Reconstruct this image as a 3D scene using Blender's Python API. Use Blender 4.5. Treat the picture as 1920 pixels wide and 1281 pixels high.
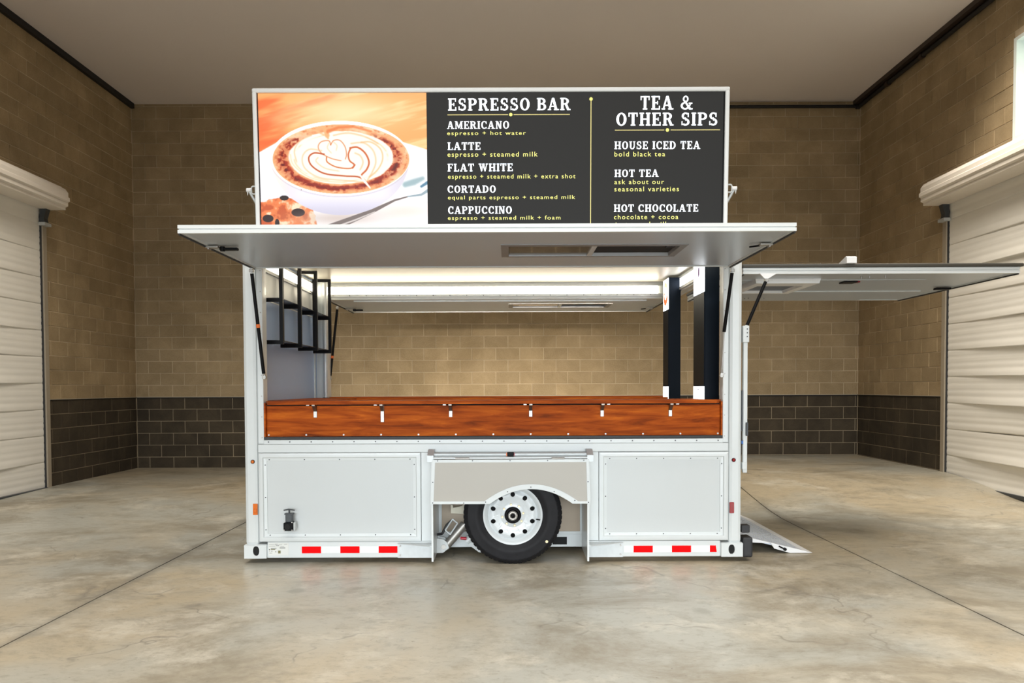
import bpy, bmesh, math, random
import numpy as np
from mathutils import Vector, Matrix

# ------------------------------------------------------------------ clear
for o in list(bpy.data.objects): bpy.data.objects.remove(o, do_unlink=True)
sc = bpy.context.scene
COL = sc.collection
rnd = random.Random(7)
PI = math.pi

# ------------------------------------------------------------------ camera
cam_d = bpy.data.cameras.new('camera'); cam = bpy.data.objects.new('camera', cam_d); COL.objects.link(cam)
pitch, roll = 0.030, math.radians(0.22)
rt = Vector((1, 0, 0)); up = Vector((0, math.sin(pitch), math.cos(pitch))); fw = Vector((0, math.cos(pitch), -math.sin(pitch)))
r2 = rt * math.cos(roll) - up * math.sin(roll); u2 = up * math.cos(roll) + rt * math.sin(roll)
m = Matrix.Identity(4)
for i in range(3):
    m[i][0] = r2[i]; m[i][1] = u2[i]; m[i][2] = -fw[i]
m[0][3], m[1][3], m[2][3] = 0.0, -6.2, 1.39
cam.matrix_world = m
cam_d.sensor_width = 36; cam_d.sensor_fit = 'HORIZONTAL'; cam_d.lens = 1470 / 1920 * 36
cam_d.shift_x = 0.0021; cam_d.shift_y = 0.0680
cam_d.clip_start = 0.05; cam_d.clip_end = 200
sc.camera = cam

# ------------------------------------------------------------------ world, big lights, exposure
w = bpy.data.worlds.new('world'); sc.world = w; w.use_nodes = True
w.node_tree.nodes['Background'].inputs[0].default_value = (0.86, 0.93, 1.0, 1)
w.node_tree.nodes['Background'].inputs[1].default_value = 0.8
def area(name, loc, rot, sx, sy, energy, col, spread=PI):
    d = bpy.data.lights.new(name, 'AREA'); d.shape = 'RECTANGLE'; d.size = sx; d.size_y = sy
    d.energy = energy; d.color = col; d.spread = spread
    o = bpy.data.objects.new(name, d); COL.objects.link(o); o.location = loc; o.rotation_euler = rot
    return o
# daylight through the open bay door behind the photographer
area('bay_daylight', (0.0, -10.6, 1.75), (PI / 2 - math.radians(14), 0, 0), 10.0, 3.3, 150, (0.88, 0.955, 1.0), math.radians(56))
# ceiling fixtures of the hall (spread narrowed to keep light off the upper walls), plus one added fill
for x, y, e, c in ((-3.0, -7.6, 100, (1.0, 0.96, 0.90)), (2.8, -7.6, 100, (1.0, 0.96, 0.90)), (-1.3, -3.8, 136, (1.0, 0.96, 0.90)), (1.1, -3.8, 136, (1.0, 0.96, 0.90)),
                   (-3.7, 2.3, 105, (1.0, 0.92, 0.80)), (4.2, 2.3, 150, (1.0, 0.92, 0.80)), (4.3, -1.0, 60, (1.0, 0.94, 0.86))):  # last entry is an added fill lamp for the shadow below the end awning
    area('hall_and_fill_lamp', (x, y, 6.02), (0, 0, 0), 2.4, 0.7 if y < 0 else 1.2, e, c, math.radians(150 if y < -2 else 116))
sc.view_settings.view_transform = 'Standard'; sc.view_settings.look = 'None'
sc.view_settings.exposure = 0.0; sc.view_settings.gamma = 1.0
sc.view_settings.use_curve_mapping = False

# ------------------------------------------------------------------ materials
def lin(c): return tuple(((v / 255) / 12.92 if v / 255 <= 0.04045 else ((v / 255 + 0.055) / 1.055) ** 2.4) for v in c)
MATS = {}
def nn(nt, t, **kw):
    n = nt.nodes.new(t)
    for k, v in kw.items(): setattr(n, k, v)
    return n
def base_mat(name):
    mt = bpy.data.materials.new(name); mt.use_nodes = True
    nt = mt.node_tree
    return mt, nt, nt.nodes['Principled BSDF']
def mat(name, col, rough=0.5, metal=0.0, spec=0.5, var=0.05, scale=12.0, bump=0.0, coat=0.0, stretch=(1, 1, 1)):
    """plain coat with faint procedural mottling"""
    if name in MATS: return MATS[name]
    mt, nt, b = base_mat(name)
    tc = nn(nt, 'ShaderNodeTexCoord'); mp = nn(nt, 'ShaderNodeMapping'); mp.inputs['Scale'].default_value = stretch
    no = nn(nt, 'ShaderNodeTexNoise'); no.inputs['Scale'].default_value = scale; no.inputs['Detail'].default_value = 4
    nt.links.new(tc.outputs['Object'], mp.inputs[0]); nt.links.new(mp.outputs[0], no.inputs['Vector'])
    rp = nn(nt, 'ShaderNodeMapRange'); rp.inputs[3].default_value = 1 - var; rp.inputs[4].default_value = 1 + var
    nt.links.new(no.outputs['Fac'], rp.inputs[0])
    mx = nn(nt, 'ShaderNodeVectorMath', operation='SCALE'); mx.inputs[0].default_value = col
    nt.links.new(rp.outputs[0], mx.inputs['Scale']); nt.links.new(mx.outputs[0], b.inputs['Base Color'])
    b.inputs['Roughness'].default_value = rough; b.inputs['Metallic'].default_value = metal
    b.inputs['Specular IOR Level'].default_value = spec; b.inputs['Coat Weight'].default_value = coat
    if bump:
        bp = nn(nt, 'ShaderNodeBump'); bp.inputs['Strength'].default_value = bump; bp.inputs['Distance'].default_value = 0.01
        nt.links.new(no.outputs['Fac'], bp.inputs['Height']); nt.links.new(bp.outputs[0], b.inputs['Normal'])
    MATS[name] = mt
    return mt
def emit(name, col, s, base=None):
    if name in MATS: return MATS[name]
    mt, nt, b = base_mat(name)
    b.inputs['Base Color'].default_value = (*(base or col), 1); b.inputs['Roughness'].default_value = 0.5
    b.inputs['Emission Color'].default_value = (*col, 1); b.inputs['Emission Strength'].default_value = s
    MATS[name] = mt
    return mt
def block_mat(name, col, alt):
    """concrete block: own shade per block, gritty face, pale smears"""
    mt, nt, b = base_mat(name)
    oi = nn(nt, 'ShaderNodeObjectInfo'); ge = nn(nt, 'ShaderNodeNewGeometry')
    ad = nn(nt, 'ShaderNodeMath', operation='ADD'); nt.links.new(oi.outputs['Random'], ad.inputs[0]); nt.links.new(ge.outputs['Random Per Island'], ad.inputs[1])
    fr = nn(nt, 'ShaderNodeMath', operation='FRACT'); nt.links.new(ad.outputs[0], fr.inputs[0])
    tc = nn(nt, 'ShaderNodeNewGeometry')
    n1 = nn(nt, 'ShaderNodeTexNoise'); n1.inputs['Scale'].default_value = 2.2; n1.inputs['Detail'].default_value = 6
    n2 = nn(nt, 'ShaderNodeTexNoise'); n2.inputs['Scale'].default_value = 60; n2.inputs['Detail'].default_value = 3
    nt.links.new(tc.outputs['Position'], n1.inputs['Vector']); nt.links.new(tc.outputs['Position'], n2.inputs['Vector'])
    mx = nn(nt, 'ShaderNodeMix', data_type='RGBA'); mx.inputs[6].default_value = (*[q * .84 for q in col], 1); mx.inputs[7].default_value = (*[q * 1.08 for q in alt], 1)
    n1.inputs['Roughness'].default_value = 0.65; n1.inputs['Distortion'].default_value = 0.5
    cr = nn(nt, 'ShaderNodeValToRGB'); cr.color_ramp.elements[0].position = 0.35; cr.color_ramp.elements[1].position = 0.72
    nt.links.new(n1.outputs['Fac'], cr.inputs[0]); nt.links.new(cr.outputs[0], mx.inputs[0])
    r1 = nn(nt, 'ShaderNodeMapRange'); r1.inputs[3].default_value = 0.91; r1.inputs[4].default_value = 1.08
    nt.links.new(fr.outputs[0], r1.inputs[0])
    r2_ = nn(nt, 'ShaderNodeMapRange'); r2_.inputs[3].default_value = 0.8; r2_.inputs[4].default_value = 1.2
    nt.links.new(n2.outputs['Fac'], r2_.inputs[0])
    mu = nn(nt, 'ShaderNodeMath', operation='MULTIPLY'); nt.links.new(r1.outputs[0], mu.inputs[0]); nt.links.new(r2_.outputs[0], mu.inputs[1])
    sc_ = nn(nt, 'ShaderNodeVectorMath', operation='SCALE'); nt.links.new(mx.outputs[2], sc_.inputs[0]); nt.links.new(mu.outputs[0], sc_.inputs['Scale'])
    nt.links.new(sc_.outputs[0], b.inputs['Base Color'])
    bp = nn(nt, 'ShaderNodeBump'); bp.inputs['Strength'].default_value = 0.25; bp.inputs['Distance'].default_value = 0.004
    nt.links.new(n2.outputs['Fac'], bp.inputs['Height']); nt.links.new(bp.outputs[0], b.inputs['Normal'])
    b.inputs['Roughness'].default_value = 0.85; b.inputs['Specular IOR Level'].default_value = 0.25
    return mt
def concrete_mat():
    mt, nt, b = base_mat('worn_concrete')
    ge = nn(nt, 'ShaderNodeNewGeometry'); L = nt.links.new
    def noise(s, d, rough=0.6, sc3=(1, 1, 1), dist=0.0):
        mp = nn(nt, 'ShaderNodeMapping'); mp.inputs['Scale'].default_value = sc3
        L(ge.outputs['Position'], mp.inputs[0])
        n = nn(nt, 'ShaderNodeTexNoise'); n.inputs['Scale'].default_value = s; n.inputs['Detail'].default_value = d
        n.inputs['Roughness'].default_value = rough; n.inputs['Distortion'].default_value = dist
        L(mp.outputs[0], n.inputs['Vector']); return n
    def ramp(src, p0, p1, c0=(0, 0, 0), c1=(1, 1, 1)):
        r = nn(nt, 'ShaderNodeValToRGB'); e = r.color_ramp.elements
        e[0].position = p0; e[1].position = p1; e[0].color = (*c0, 1); e[1].color = (*c1, 1)
        L(src, r.inputs[0]); return r
    def mix(fac, a, bcol, amount=None, mode='MIX'):
        x = nn(nt, 'ShaderNodeMix', data_type='RGBA', blend_type=mode)
        if amount is not None:
            mm = nn(nt, 'ShaderNodeMath', operation='MULTIPLY'); mm.inputs[1].default_value = amount
            L(fac, mm.inputs[0]); L(mm.outputs[0], x.inputs[0])
        else: L(fac, x.inputs[0])
        for sock, v in ((6, a), (7, bcol)):
            if isinstance(v, tuple): x.inputs[sock].default_value = (*v, 1)
            else: L(v, x.inputs[sock])
        return x.outputs[2]
    big = noise(0.33, 5, 0.6, dist=0.4)
    c = mix(ramp(big.outputs['Fac'], 0.42, 0.58).outputs[0], (0.425, 0.362, 0.258), (0.375, 0.372, 0.328))
    med = noise(0.9, 9, 0.72, (0.85, 1.15, 1), 0.35)
    c = mix(ramp(med.outputs['Fac'], 0.475, 0.62).outputs[0], c, (0.215, 0.184, 0.130), 0.78)
    lite = noise(1.5, 9, 0.72, (1, 1, 1), 0.3)
    c = mix(ramp(lite.outputs['Fac'], 0.53, 0.70).outputs[0], c, (0.61, 0.575, 0.485), 0.75)
    smear = noise(3.4, 8, 0.74, (0.7, 1.2, 1), 0.5)
    c = mix(ramp(smear.outputs['Fac'], 0.55, 0.68).outputs[0], c, (0.20, 0.182, 0.142), 0.55)
    fine = noise(17, 6, 0.75, (0.8, 1.2, 1), 0.3)
    c = mix(ramp(fine.outputs['Fac'], 0.52, 0.70).outputs[0], c, (0.22, 0.195, 0.148), 0.6)
    # drips and footprints: small soft-edged dark blots
    wb = noise(6.0, 3, 0.6)
    vs_ = nn(nt, 'ShaderNodeVectorMath', operation='MULTIPLY_ADD'); vs_.inputs[1].default_value = (0.12, 0.12, 0); L(wb.outputs['Color'], vs_.inputs[0]); L(ge.outputs['Position'], vs_.inputs[2])
    vb = nn(nt, 'ShaderNodeTexVoronoi'); vb.inputs['Scale'].default_value = 1.5; L(vs_.outputs[0], vb.inputs['Vector'])
    sep = nn(nt, 'ShaderNodeSeparateColor'); L(vb.outputs['Color'], sep.inputs[0])
    sz = nn(nt, 'ShaderNodeMapRange'); sz.inputs[1].default_value = 0.45; sz.inputs[2].default_value = 1.0; sz.inputs[3].default_value = 0.0; sz.inputs[4].default_value = 0.16; L(sep.outputs[0], sz.inputs[0])
    df = nn(nt, 'ShaderNodeMath', operation='SUBTRACT'); L(sz.outputs[0], df.inputs[0]); L(vb.outputs['Distance'], df.inputs[1])
    c = mix(ramp(df.outputs[0], 0.0, 0.05).outputs[0], c, (0.20, 0.182, 0.14), 0.5)
    fleck = noise(42, 3, 0.5)
    c = mix(ramp(fleck.outputs['Fac'], 0.68, 0.75).outputs[0], c, (0.12, 0.108, 0.085), 0.6)
    # grime gathered along the saw-cut joints
    sx = nn(nt, 'ShaderNodeSeparateXYZ'); L(ge.outputs['Position'], sx.inputs[0])
    jn = noise(0.8, 6, 0.7)
    for jx in (-2.752, 2.855):
        d1 = nn(nt, 'ShaderNodeMath', operation='SUBTRACT'); d1.inputs[1].default_value = jx; L(sx.outputs[0], d1.inputs[0])
        d2 = nn(nt, 'ShaderNodeMath', operation='ABSOLUTE'); L(d1.outputs[0], d2.inputs[0])
        d3 = nn(nt, 'ShaderNodeMapRange'); d3.inputs[1].default_value = 0.0; d3.inputs[2].default_value = 0.16; d3.inputs[3].default_value = 0.30; d3.inputs[4].default_value = 0.0; L(d2.outputs[0], d3.inputs[0])
        d4 = nn(nt, 'ShaderNodeMath', operation='ADD'); L(d3.outputs[0], d4.inputs[0]); L(jn.outputs['Fac'], d4.inputs[1])
        c = mix(ramp(d4.outputs[0], 0.66, 0.84).outputs[0], c, (0.19, 0.178, 0.15), 0.75)
    # hairline cracks and tyre scratches
    vo = nn(nt, 'ShaderNodeTexVoronoi', feature='DISTANCE_TO_EDGE'); vo.inputs['Scale'].default_value = 0.55
    wn = noise(0.9, 4, 0.6)
    wv = nn(nt, 'ShaderNodeVectorMath', operation='MULTIPLY_ADD'); wv.inputs[1].default_value = (1.6, 1.6, 0); L(wn.outputs['Color'], wv.inputs[0]); L(ge.outputs['Position'], wv.inputs[2])
    L(wv.outputs[0], vo.inputs['Vector'])
    gate = ramp(noise(1.3, 3).outputs['Fac'], 0.50, 0.56)
    hair = ramp(vo.outputs['Distance'], 0.0, 0.008, (1, 1, 1), (0, 0, 0))
    hm = nn(nt, 'ShaderNodeMath', operation='MULTIPLY'); L(hair.outputs[0], hm.inputs[0]); L(gate.outputs[0], hm.inputs[1])
    c = mix(hm.outputs[0], c, (0.19, 0.172, 0.14), 0.7)
    L(c, b.inputs['Base Color'])
    rr = nn(nt, 'ShaderNodeMapRange'); rr.inputs[1].default_value = 0.3; rr.inputs[2].default_value = 0.7; rr.inputs[3].default_value = 0.26; rr.inputs[4].default_value = 0.5
    L(med.outputs['Fac'], rr.inputs[0]); L(rr.outputs[0], b.inputs['Roughness'])
    b.inputs['Specular IOR Level'].default_value = 0.5
    bp = nn(nt, 'ShaderNodeBump'); bp.inputs['Strength'].default_value = 0.12; bp.inputs['Distance'].default_value = 0.006
    L(smear.outputs['Fac'], bp.inputs['Height']); L(bp.outputs[0], b.inputs['Normal'])
    return mt
def wood_mat():
    mt, nt, b = base_mat('orange_teak'); L = nt.links.new
    tc = nn(nt, 'ShaderNodeTexCoord'); mp = nn(nt, 'ShaderNodeMapping'); mp.inputs['Scale'].default_value = (0.9, 5, 9); L(tc.outputs['Object'], mp.inputs[0])
    n = nn(nt, 'ShaderNodeTexNoise'); n.inputs['Scale'].default_value = 2.4; n.inputs['Detail'].default_value = 7; n.inputs['Roughness'].default_value = 0.62; n.inputs['Distortion'].default_value = 0.7
    L(mp.outputs[0], n.inputs['Vector'])
    r = nn(nt, 'ShaderNodeValToRGB'); e = r.color_ramp.elements
    e[0].position = 0.30; e[0].color = (0.17, 0.032, 0.006, 1); e[1].position = 0.68; e[1].color = (0.60, 0.145, 0.014, 1)
    x = e.new(0.44); x.color = (0.33, 0.060, 0.007, 1)
    y = e.new(0.55); y.color = (0.45, 0.092, 0.010, 1)
    L(n.outputs['Fac'], r.inputs[0])
    L(r.outputs[0], b.inputs['Base Color'])
    b.inputs['Roughness'].default_value = 0.5; b.inputs['Specular IOR Level'].default_value = 0.06
    return mt

M_BLOCK = block_mat('tan_block', (0.340, 0.252, 0.142), (0.370, 0.280, 0.168))
M_DARK = block_mat('dark_brown_block', (0.046, 0.036, 0.024), (0.066, 0.051, 0.033))
M_MORTAR = mat('mortar', (0.52, 0.42, 0.29), 0.9, var=0.55, scale=2.2)
M_MORTARD = mat('dark_wall_mortar', (0.31, 0.25, 0.17), 0.9, var=0.5, scale=2.2)
M_CONC = concrete_mat()
M_CEIL = mat('painted_ceiling', (0.73, 0.67, 0.64), 0.75, var=0.05, scale=0.5)
M_WOOD = wood_mat()
M_WHITE = mat('white_aluminium', (0.665, 0.70, 0.705), 0.30, var=0.02, coat=0.2)
M_PANEL = mat('white_composite_panel', (0.60, 0.63, 0.635), 0.38, var=0.02, scale=3)
M_BEIGE = mat('pale_grey_panel', (0.45, 0.425, 0.38), 0.4, var=0.02, scale=3)
M_INNER = mat('interior_grey_panel', (0.37, 0.51, 0.77), 0.35, var=0.02, scale=3)
M_ICEIL = mat('interior_ceiling_panel', (0.75, 0.72, 0.62), 0.35, var=0.02, scale=3)
M_SILVER = mat('silver_composite', (0.50, 0.55, 0.61), 0.34, metal=0.3, var=0.03, scale=2)
M_ALU = mat('galvanised_steel', (0.56, 0.59, 0.60), 0.42, metal=0.3, var=0.10, scale=25)
M_STEEL = mat('polished_steel', (0.40, 0.385, 0.36), 0.38, metal=0.75, var=0.1, scale=30)
M_BLACK = mat('black_powder_coat', (0.005, 0.005, 0.006), 0.45, spec=0.12, var=0.2)
M_RUBBER = mat('black_rubber', (0.022, 0.022, 0.024), 0.55, var=0.25, scale=40, bump=0.2)
M_TYRE = mat('tyre_rubber', (0.013, 0.013, 0.015), 0.6, spec=0.22, var=0.35, scale=18, bump=0.15)
M_GREYPLASTIC = mat('dark_grey_plastic', (0.045, 0.052, 0.058), 0.35, var=0.15)
M_ORANGE = mat('orange_band', (0.80, 0.16, 0.02), 0.4)
M_AMBER = mat('amber_lens', (0.75, 0.16, 0.01), 0.15, coat=0.6)
M_REDLENS = mat('red_lens', (0.30, 0.008, 0.015), 0.15, coat=0.6)
M_REDTAPE = mat('red_reflective_tape', (0.95, 0.004, 0.006), 0.6, spec=0.05)
M_WHTAPE = mat('white_reflective_tape', (0.84, 0.85, 0.86), 0.35)
M_DOOR = mat('white_door_curtain', (0.84, 0.815, 0.75), 0.5, var=0.06, scale=2.0)
M_HOOD = mat('white_door_hood', (0.80, 0.74, 0.66), 0.45, var=0.03)
M_GUIDE = mat('tan_door_guide', (0.34, 0.29, 0.22), 0.5, var=0.08)
M_VOID = mat('dark_recess', (0.006, 0.006, 0.006), 0.8, var=0.2)
M_BEAM = mat('dark_brown_steel', (0.030, 0.018, 0.012), 0.5, var=0.2)
M_BLKSTEEL = mat('black_steel', (0.006, 0.005, 0.005), 0.6, var=0.2)
M_GLASSD = mat('dark_tinted_glass', (0.012, 0.014, 0.016), 0.06, spec=0.8, var=0.05)
M_MIRROR = mat('reflective_glass', (0.42, 0.37, 0.32), 0.08, metal=0.95, var=0.1)
M_BLUE = mat('blue_tag', (0.01, 0.12, 0.42), 0.4)
M_BRASS = mat('dull_brass', (0.62, 0.50, 0.30), 0.35, metal=0.7)
M_DISPLAYBLK = mat('glossy_black_display', (0.002, 0.006, 0.013), 0.5, spec=0.12, var=0.1)
M_STICKER = mat('white_sticker', (0.72, 0.73, 0.70), 0.5)
M_PRINT = mat('grey_print', (0.10, 0.11, 0.10), 0.6)
M_OLIVE = mat('olive_print', (0.17, 0.16, 0.06), 0.6)
E_LED = emit('warm_led_diffuser', (1.0, 0.90, 0.70), 9.0)
E_LEDC = emit('cool_led_diffuser', (0.93, 0.96, 1.0), 9.0)
E_TEXT = emit('white_led_lettering', (0.86, 0.93, 1.0), 1.35)
E_YEL = emit('yellow_led_lettering', (0.70, 0.68, 0.19), 0.80)
E_GOLD = emit('gold_led_rule', (0.60, 0.52, 0.20), 0.75)
E_DIM = emit('dim_led_board', (0.046, 0.046, 0.044), 0.6, (0.010, 0.010, 0.010)); E_DIM.node_tree.nodes['Principled BSDF'].inputs['Specular IOR Level'].default_value = 0.1
E_WIN = emit('lit_window_glass', (0.74, 0.90, 0.86), 0.85)
E_PANEL = emit('backlit_white_panel', (0.88, 0.94, 1.0), 3.0)

# ------------------------------------------------------------------ geometry helpers
class MB:
    def __init__(s): s.v = []; s.f = []; s.sm = []
    def add(s, vs, fs, smooth=False):
        n = len(s.v); s.v += [tuple(p) for p in vs]; s.f += [tuple(i + n for i in f) for f in fs]; s.sm += [smooth] * len(fs); return s
    def box(s, x0, x1, y0, y1, z0, z1, bev=0.0):
        if bev <= 0:
            v = [(x0, y0, z0), (x1, y0, z0), (x1, y1, z0), (x0, y1, z0), (x0, y0, z1), (x1, y0, z1), (x1, y1, z1), (x0, y1, z1)]
            return s.add(v, [(3, 2, 1, 0), (4, 5, 6, 7), (0, 1, 5, 4), (1, 2, 6, 5), (2, 3, 7, 6), (3, 0, 4, 7)])
        bm = bmesh.new(); bmesh.ops.create_cube(bm, size=1)
        for q in bm.verts: q.co = ((x0 + x1) / 2 + q.co.x * (x1 - x0), (y0 + y1) / 2 + q.co.y * (y1 - y0), (z0 + z1) / 2 + q.co.z * (z1 - z0))
        bmesh.ops.bevel(bm, geom=bm.edges[:], offset=bev, segments=2, affect='EDGES', profile=0.5)
        bm.verts.index_update()
        s.add([q.co[:] for q in bm.verts], [[q.index for q in f.verts] for f in bm.faces]); bm.free(); return s
    def prism(s, poly, axis, a, b):
        """polygon (2D) extruded along axis from a to b; 2D coords are the other two axes in xyz order"""
        def P(u, v, t):
            return {'x': (t, u, v), 'y': (u, t, v), 'z': (u, v, t)}[axis]
        n = len(poly)
        vs = [P(u, v, a) for u, v in poly] + [P(u, v, b) for u, v in poly]
        fs = [tuple(range(n)), tuple(range(2 * n - 1, n - 1, -1))] + [(i, i + n, (i + 1) % n + n, (i + 1) % n) for i in range(n)]
        return s.add(vs, fs)
    def tube(s, p0, p1, r, n=12, r1=None, cap=True, smooth=True):
        p0 = Vector(p0); p1 = Vector(p1); d = (p1 - p0).normalized()
        a = d.orthogonal().normalized(); b = d.cross(a); r1 = r if r1 is None else r1
        vs = []
        for p, rr in ((p0, r), (p1, r1)):
            for i in range(n):
                t = 2 * PI * i / n; vs.append(p + a * (rr * math.cos(t)) + b * (rr * math.sin(t)))
        s.add(vs, [(i, (i + 1) % n, (i + 1) % n + n, i + n) for i in range(n)], smooth)
        if cap: s.add(vs, [tuple(range(n - 1, -1, -1)), tuple(range(n, 2 * n))])
        return s
    def lathe(s, prof, c, n=48, axis='y', smooth=True, closed=False):
        """profile (radius, along) about axis y through c"""
        vs = []
        for i in range(n):
            t = 2 * PI * i / n
            for r, y in prof: vs.append((c[0] + r * math.cos(t), c[1] + y, c[2] + r * math.sin(t)))
        k = len(prof); fs = []
        for i in range(n):
            j = (i + 1) % n
            for q in range(k - 1 if not closed else k):
                q2 = (q + 1) % k
                fs.append((i * k + q, i * k + q2, j * k + q2, j * k + q))
        return s.add(vs, fs, smooth)
    def ring(s, A, B):
        n = len(A); return s.add(list(A) + list(B), [(i, (i + 1) % n, (i + 1) % n + n, i + n) for i in range(n)])
    def mesh(s, name):
        me = bpy.data.meshes.new(name); me.from_pydata(s.v, [], s.f)
        me.polygons.foreach_set('use_smooth', s.sm)
        bm = bmesh.new(); bm.from_mesh(me); bmesh.ops.recalc_face_normals(bm, faces=bm.faces[:]); bm.to_mesh(me); bm.free()
        me.update(); return me
ROOTLOC = {}
def link(name, me, material, parent=None, loc=(0, 0, 0)):
    o = bpy.data.objects.new(name, me); COL.objects.link(o)
    if material is not None and not me.materials: me.materials.append(material)
    if parent is not None:
        o.parent = parent
        if parent.name in ROOTLOC:
            rl = ROOTLOC[parent.name]; o.location = Vector(loc) - Vector(rl)
        else: o.location = loc
    else: o.location = loc
    return o
def part(name, mb, material, parent, loc=(0, 0, 0), label=None, kind=None):
    o = link(name, mb.mesh(name) if isinstance(mb, MB) else mb, material, parent, loc)
    if label: o['label'] = label
    if kind: o['kind'] = kind
    return o
def tag(o, label, cat, group=None, kind=None):
    o['label'] = label; o['category'] = cat
    if group: o['group'] = group
    if kind: o['kind'] = kind
    return o
def thing(name, loc, label, cat, group=None, kind=None):
    o = bpy.data.objects.new(name, None); COL.objects.link(o); o.location = loc; o.empty_display_size = 0.2
    ROOTLOC[o.name] = loc
    return tag(o, label, cat, group, kind)
def BX(*a, **k): return MB().box(*a, **k)

# ------------------------------------------------------------------ the room
X0, X1, YB, YF, ZC = -6.33, 5.90, 7.10, -10.8, 6.17
def smooth(t): t = min(1, max(0, t)); return t * t * (3 - 2 * t)
def zf(x, y): return smooth((y - 1.8) / 2.8) * (0.05 + 0.175 * smooth((x + 3) / 6.0))
def grid_slab(xa, xb, ya, yb, nx, ny, dz, thick):
    mb = MB(); vs = []
    for j in range(ny + 1):
        for i in range(nx + 1):
            x = xa + (xb - xa) * i / nx; y = ya + (yb - ya) * j / ny; vs.append((x, y, zf(x, y) + dz))
    k = len(vs); vs += [(a, b, c - thick) for a, b, c in vs]
    fs = []
    for j in range(ny):
        for i in range(nx):
            a = j * (nx + 1) + i; fs.append((a, a + 1, a + nx + 2, a + nx + 1)); fs.append((a + nx + 1 + k, a + nx + 2 + k, a + 1 + k, a + k))
    for j in range(ny):
        for i in (0, nx):
            a = j * (nx + 1) + i; fs.append((a, a + nx + 1, a + nx + 1 + k, a + k))
    for i in range(nx):
        for j in (0, ny):
            a = j * (nx + 1) + i; fs.append((a, a + 1, a + 1 + k, a + k))
    return mb.add(vs, fs)
floor = link('floor', grid_slab(X0 - .3, X1 + .3, YF, YB + .3, 24, 36, -0.018, 0.15).mesh('floor'), M_VOID)
tag(floor, 'worn stained concrete floor of the warehouse in long slabs', 'floor', kind='structure')
for xa, xb in ((X0, -2.758), (-2.746, 2.849), (2.861, X1)):
    part('concrete_slab', grid_slab(xa, xb, YF, YB, 16, 60, 0.0, 0.016), M_CONC, floor)
ceiling = link('ceiling', BX(X0 - .3, X1 + .3, YF, YB + .3, ZC, ZC + .2).mesh('ceiling'), M_CEIL)
tag(ceiling, 'flat taupe painted ceiling high above the trailer', 'ceiling', kind='structure')

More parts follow.
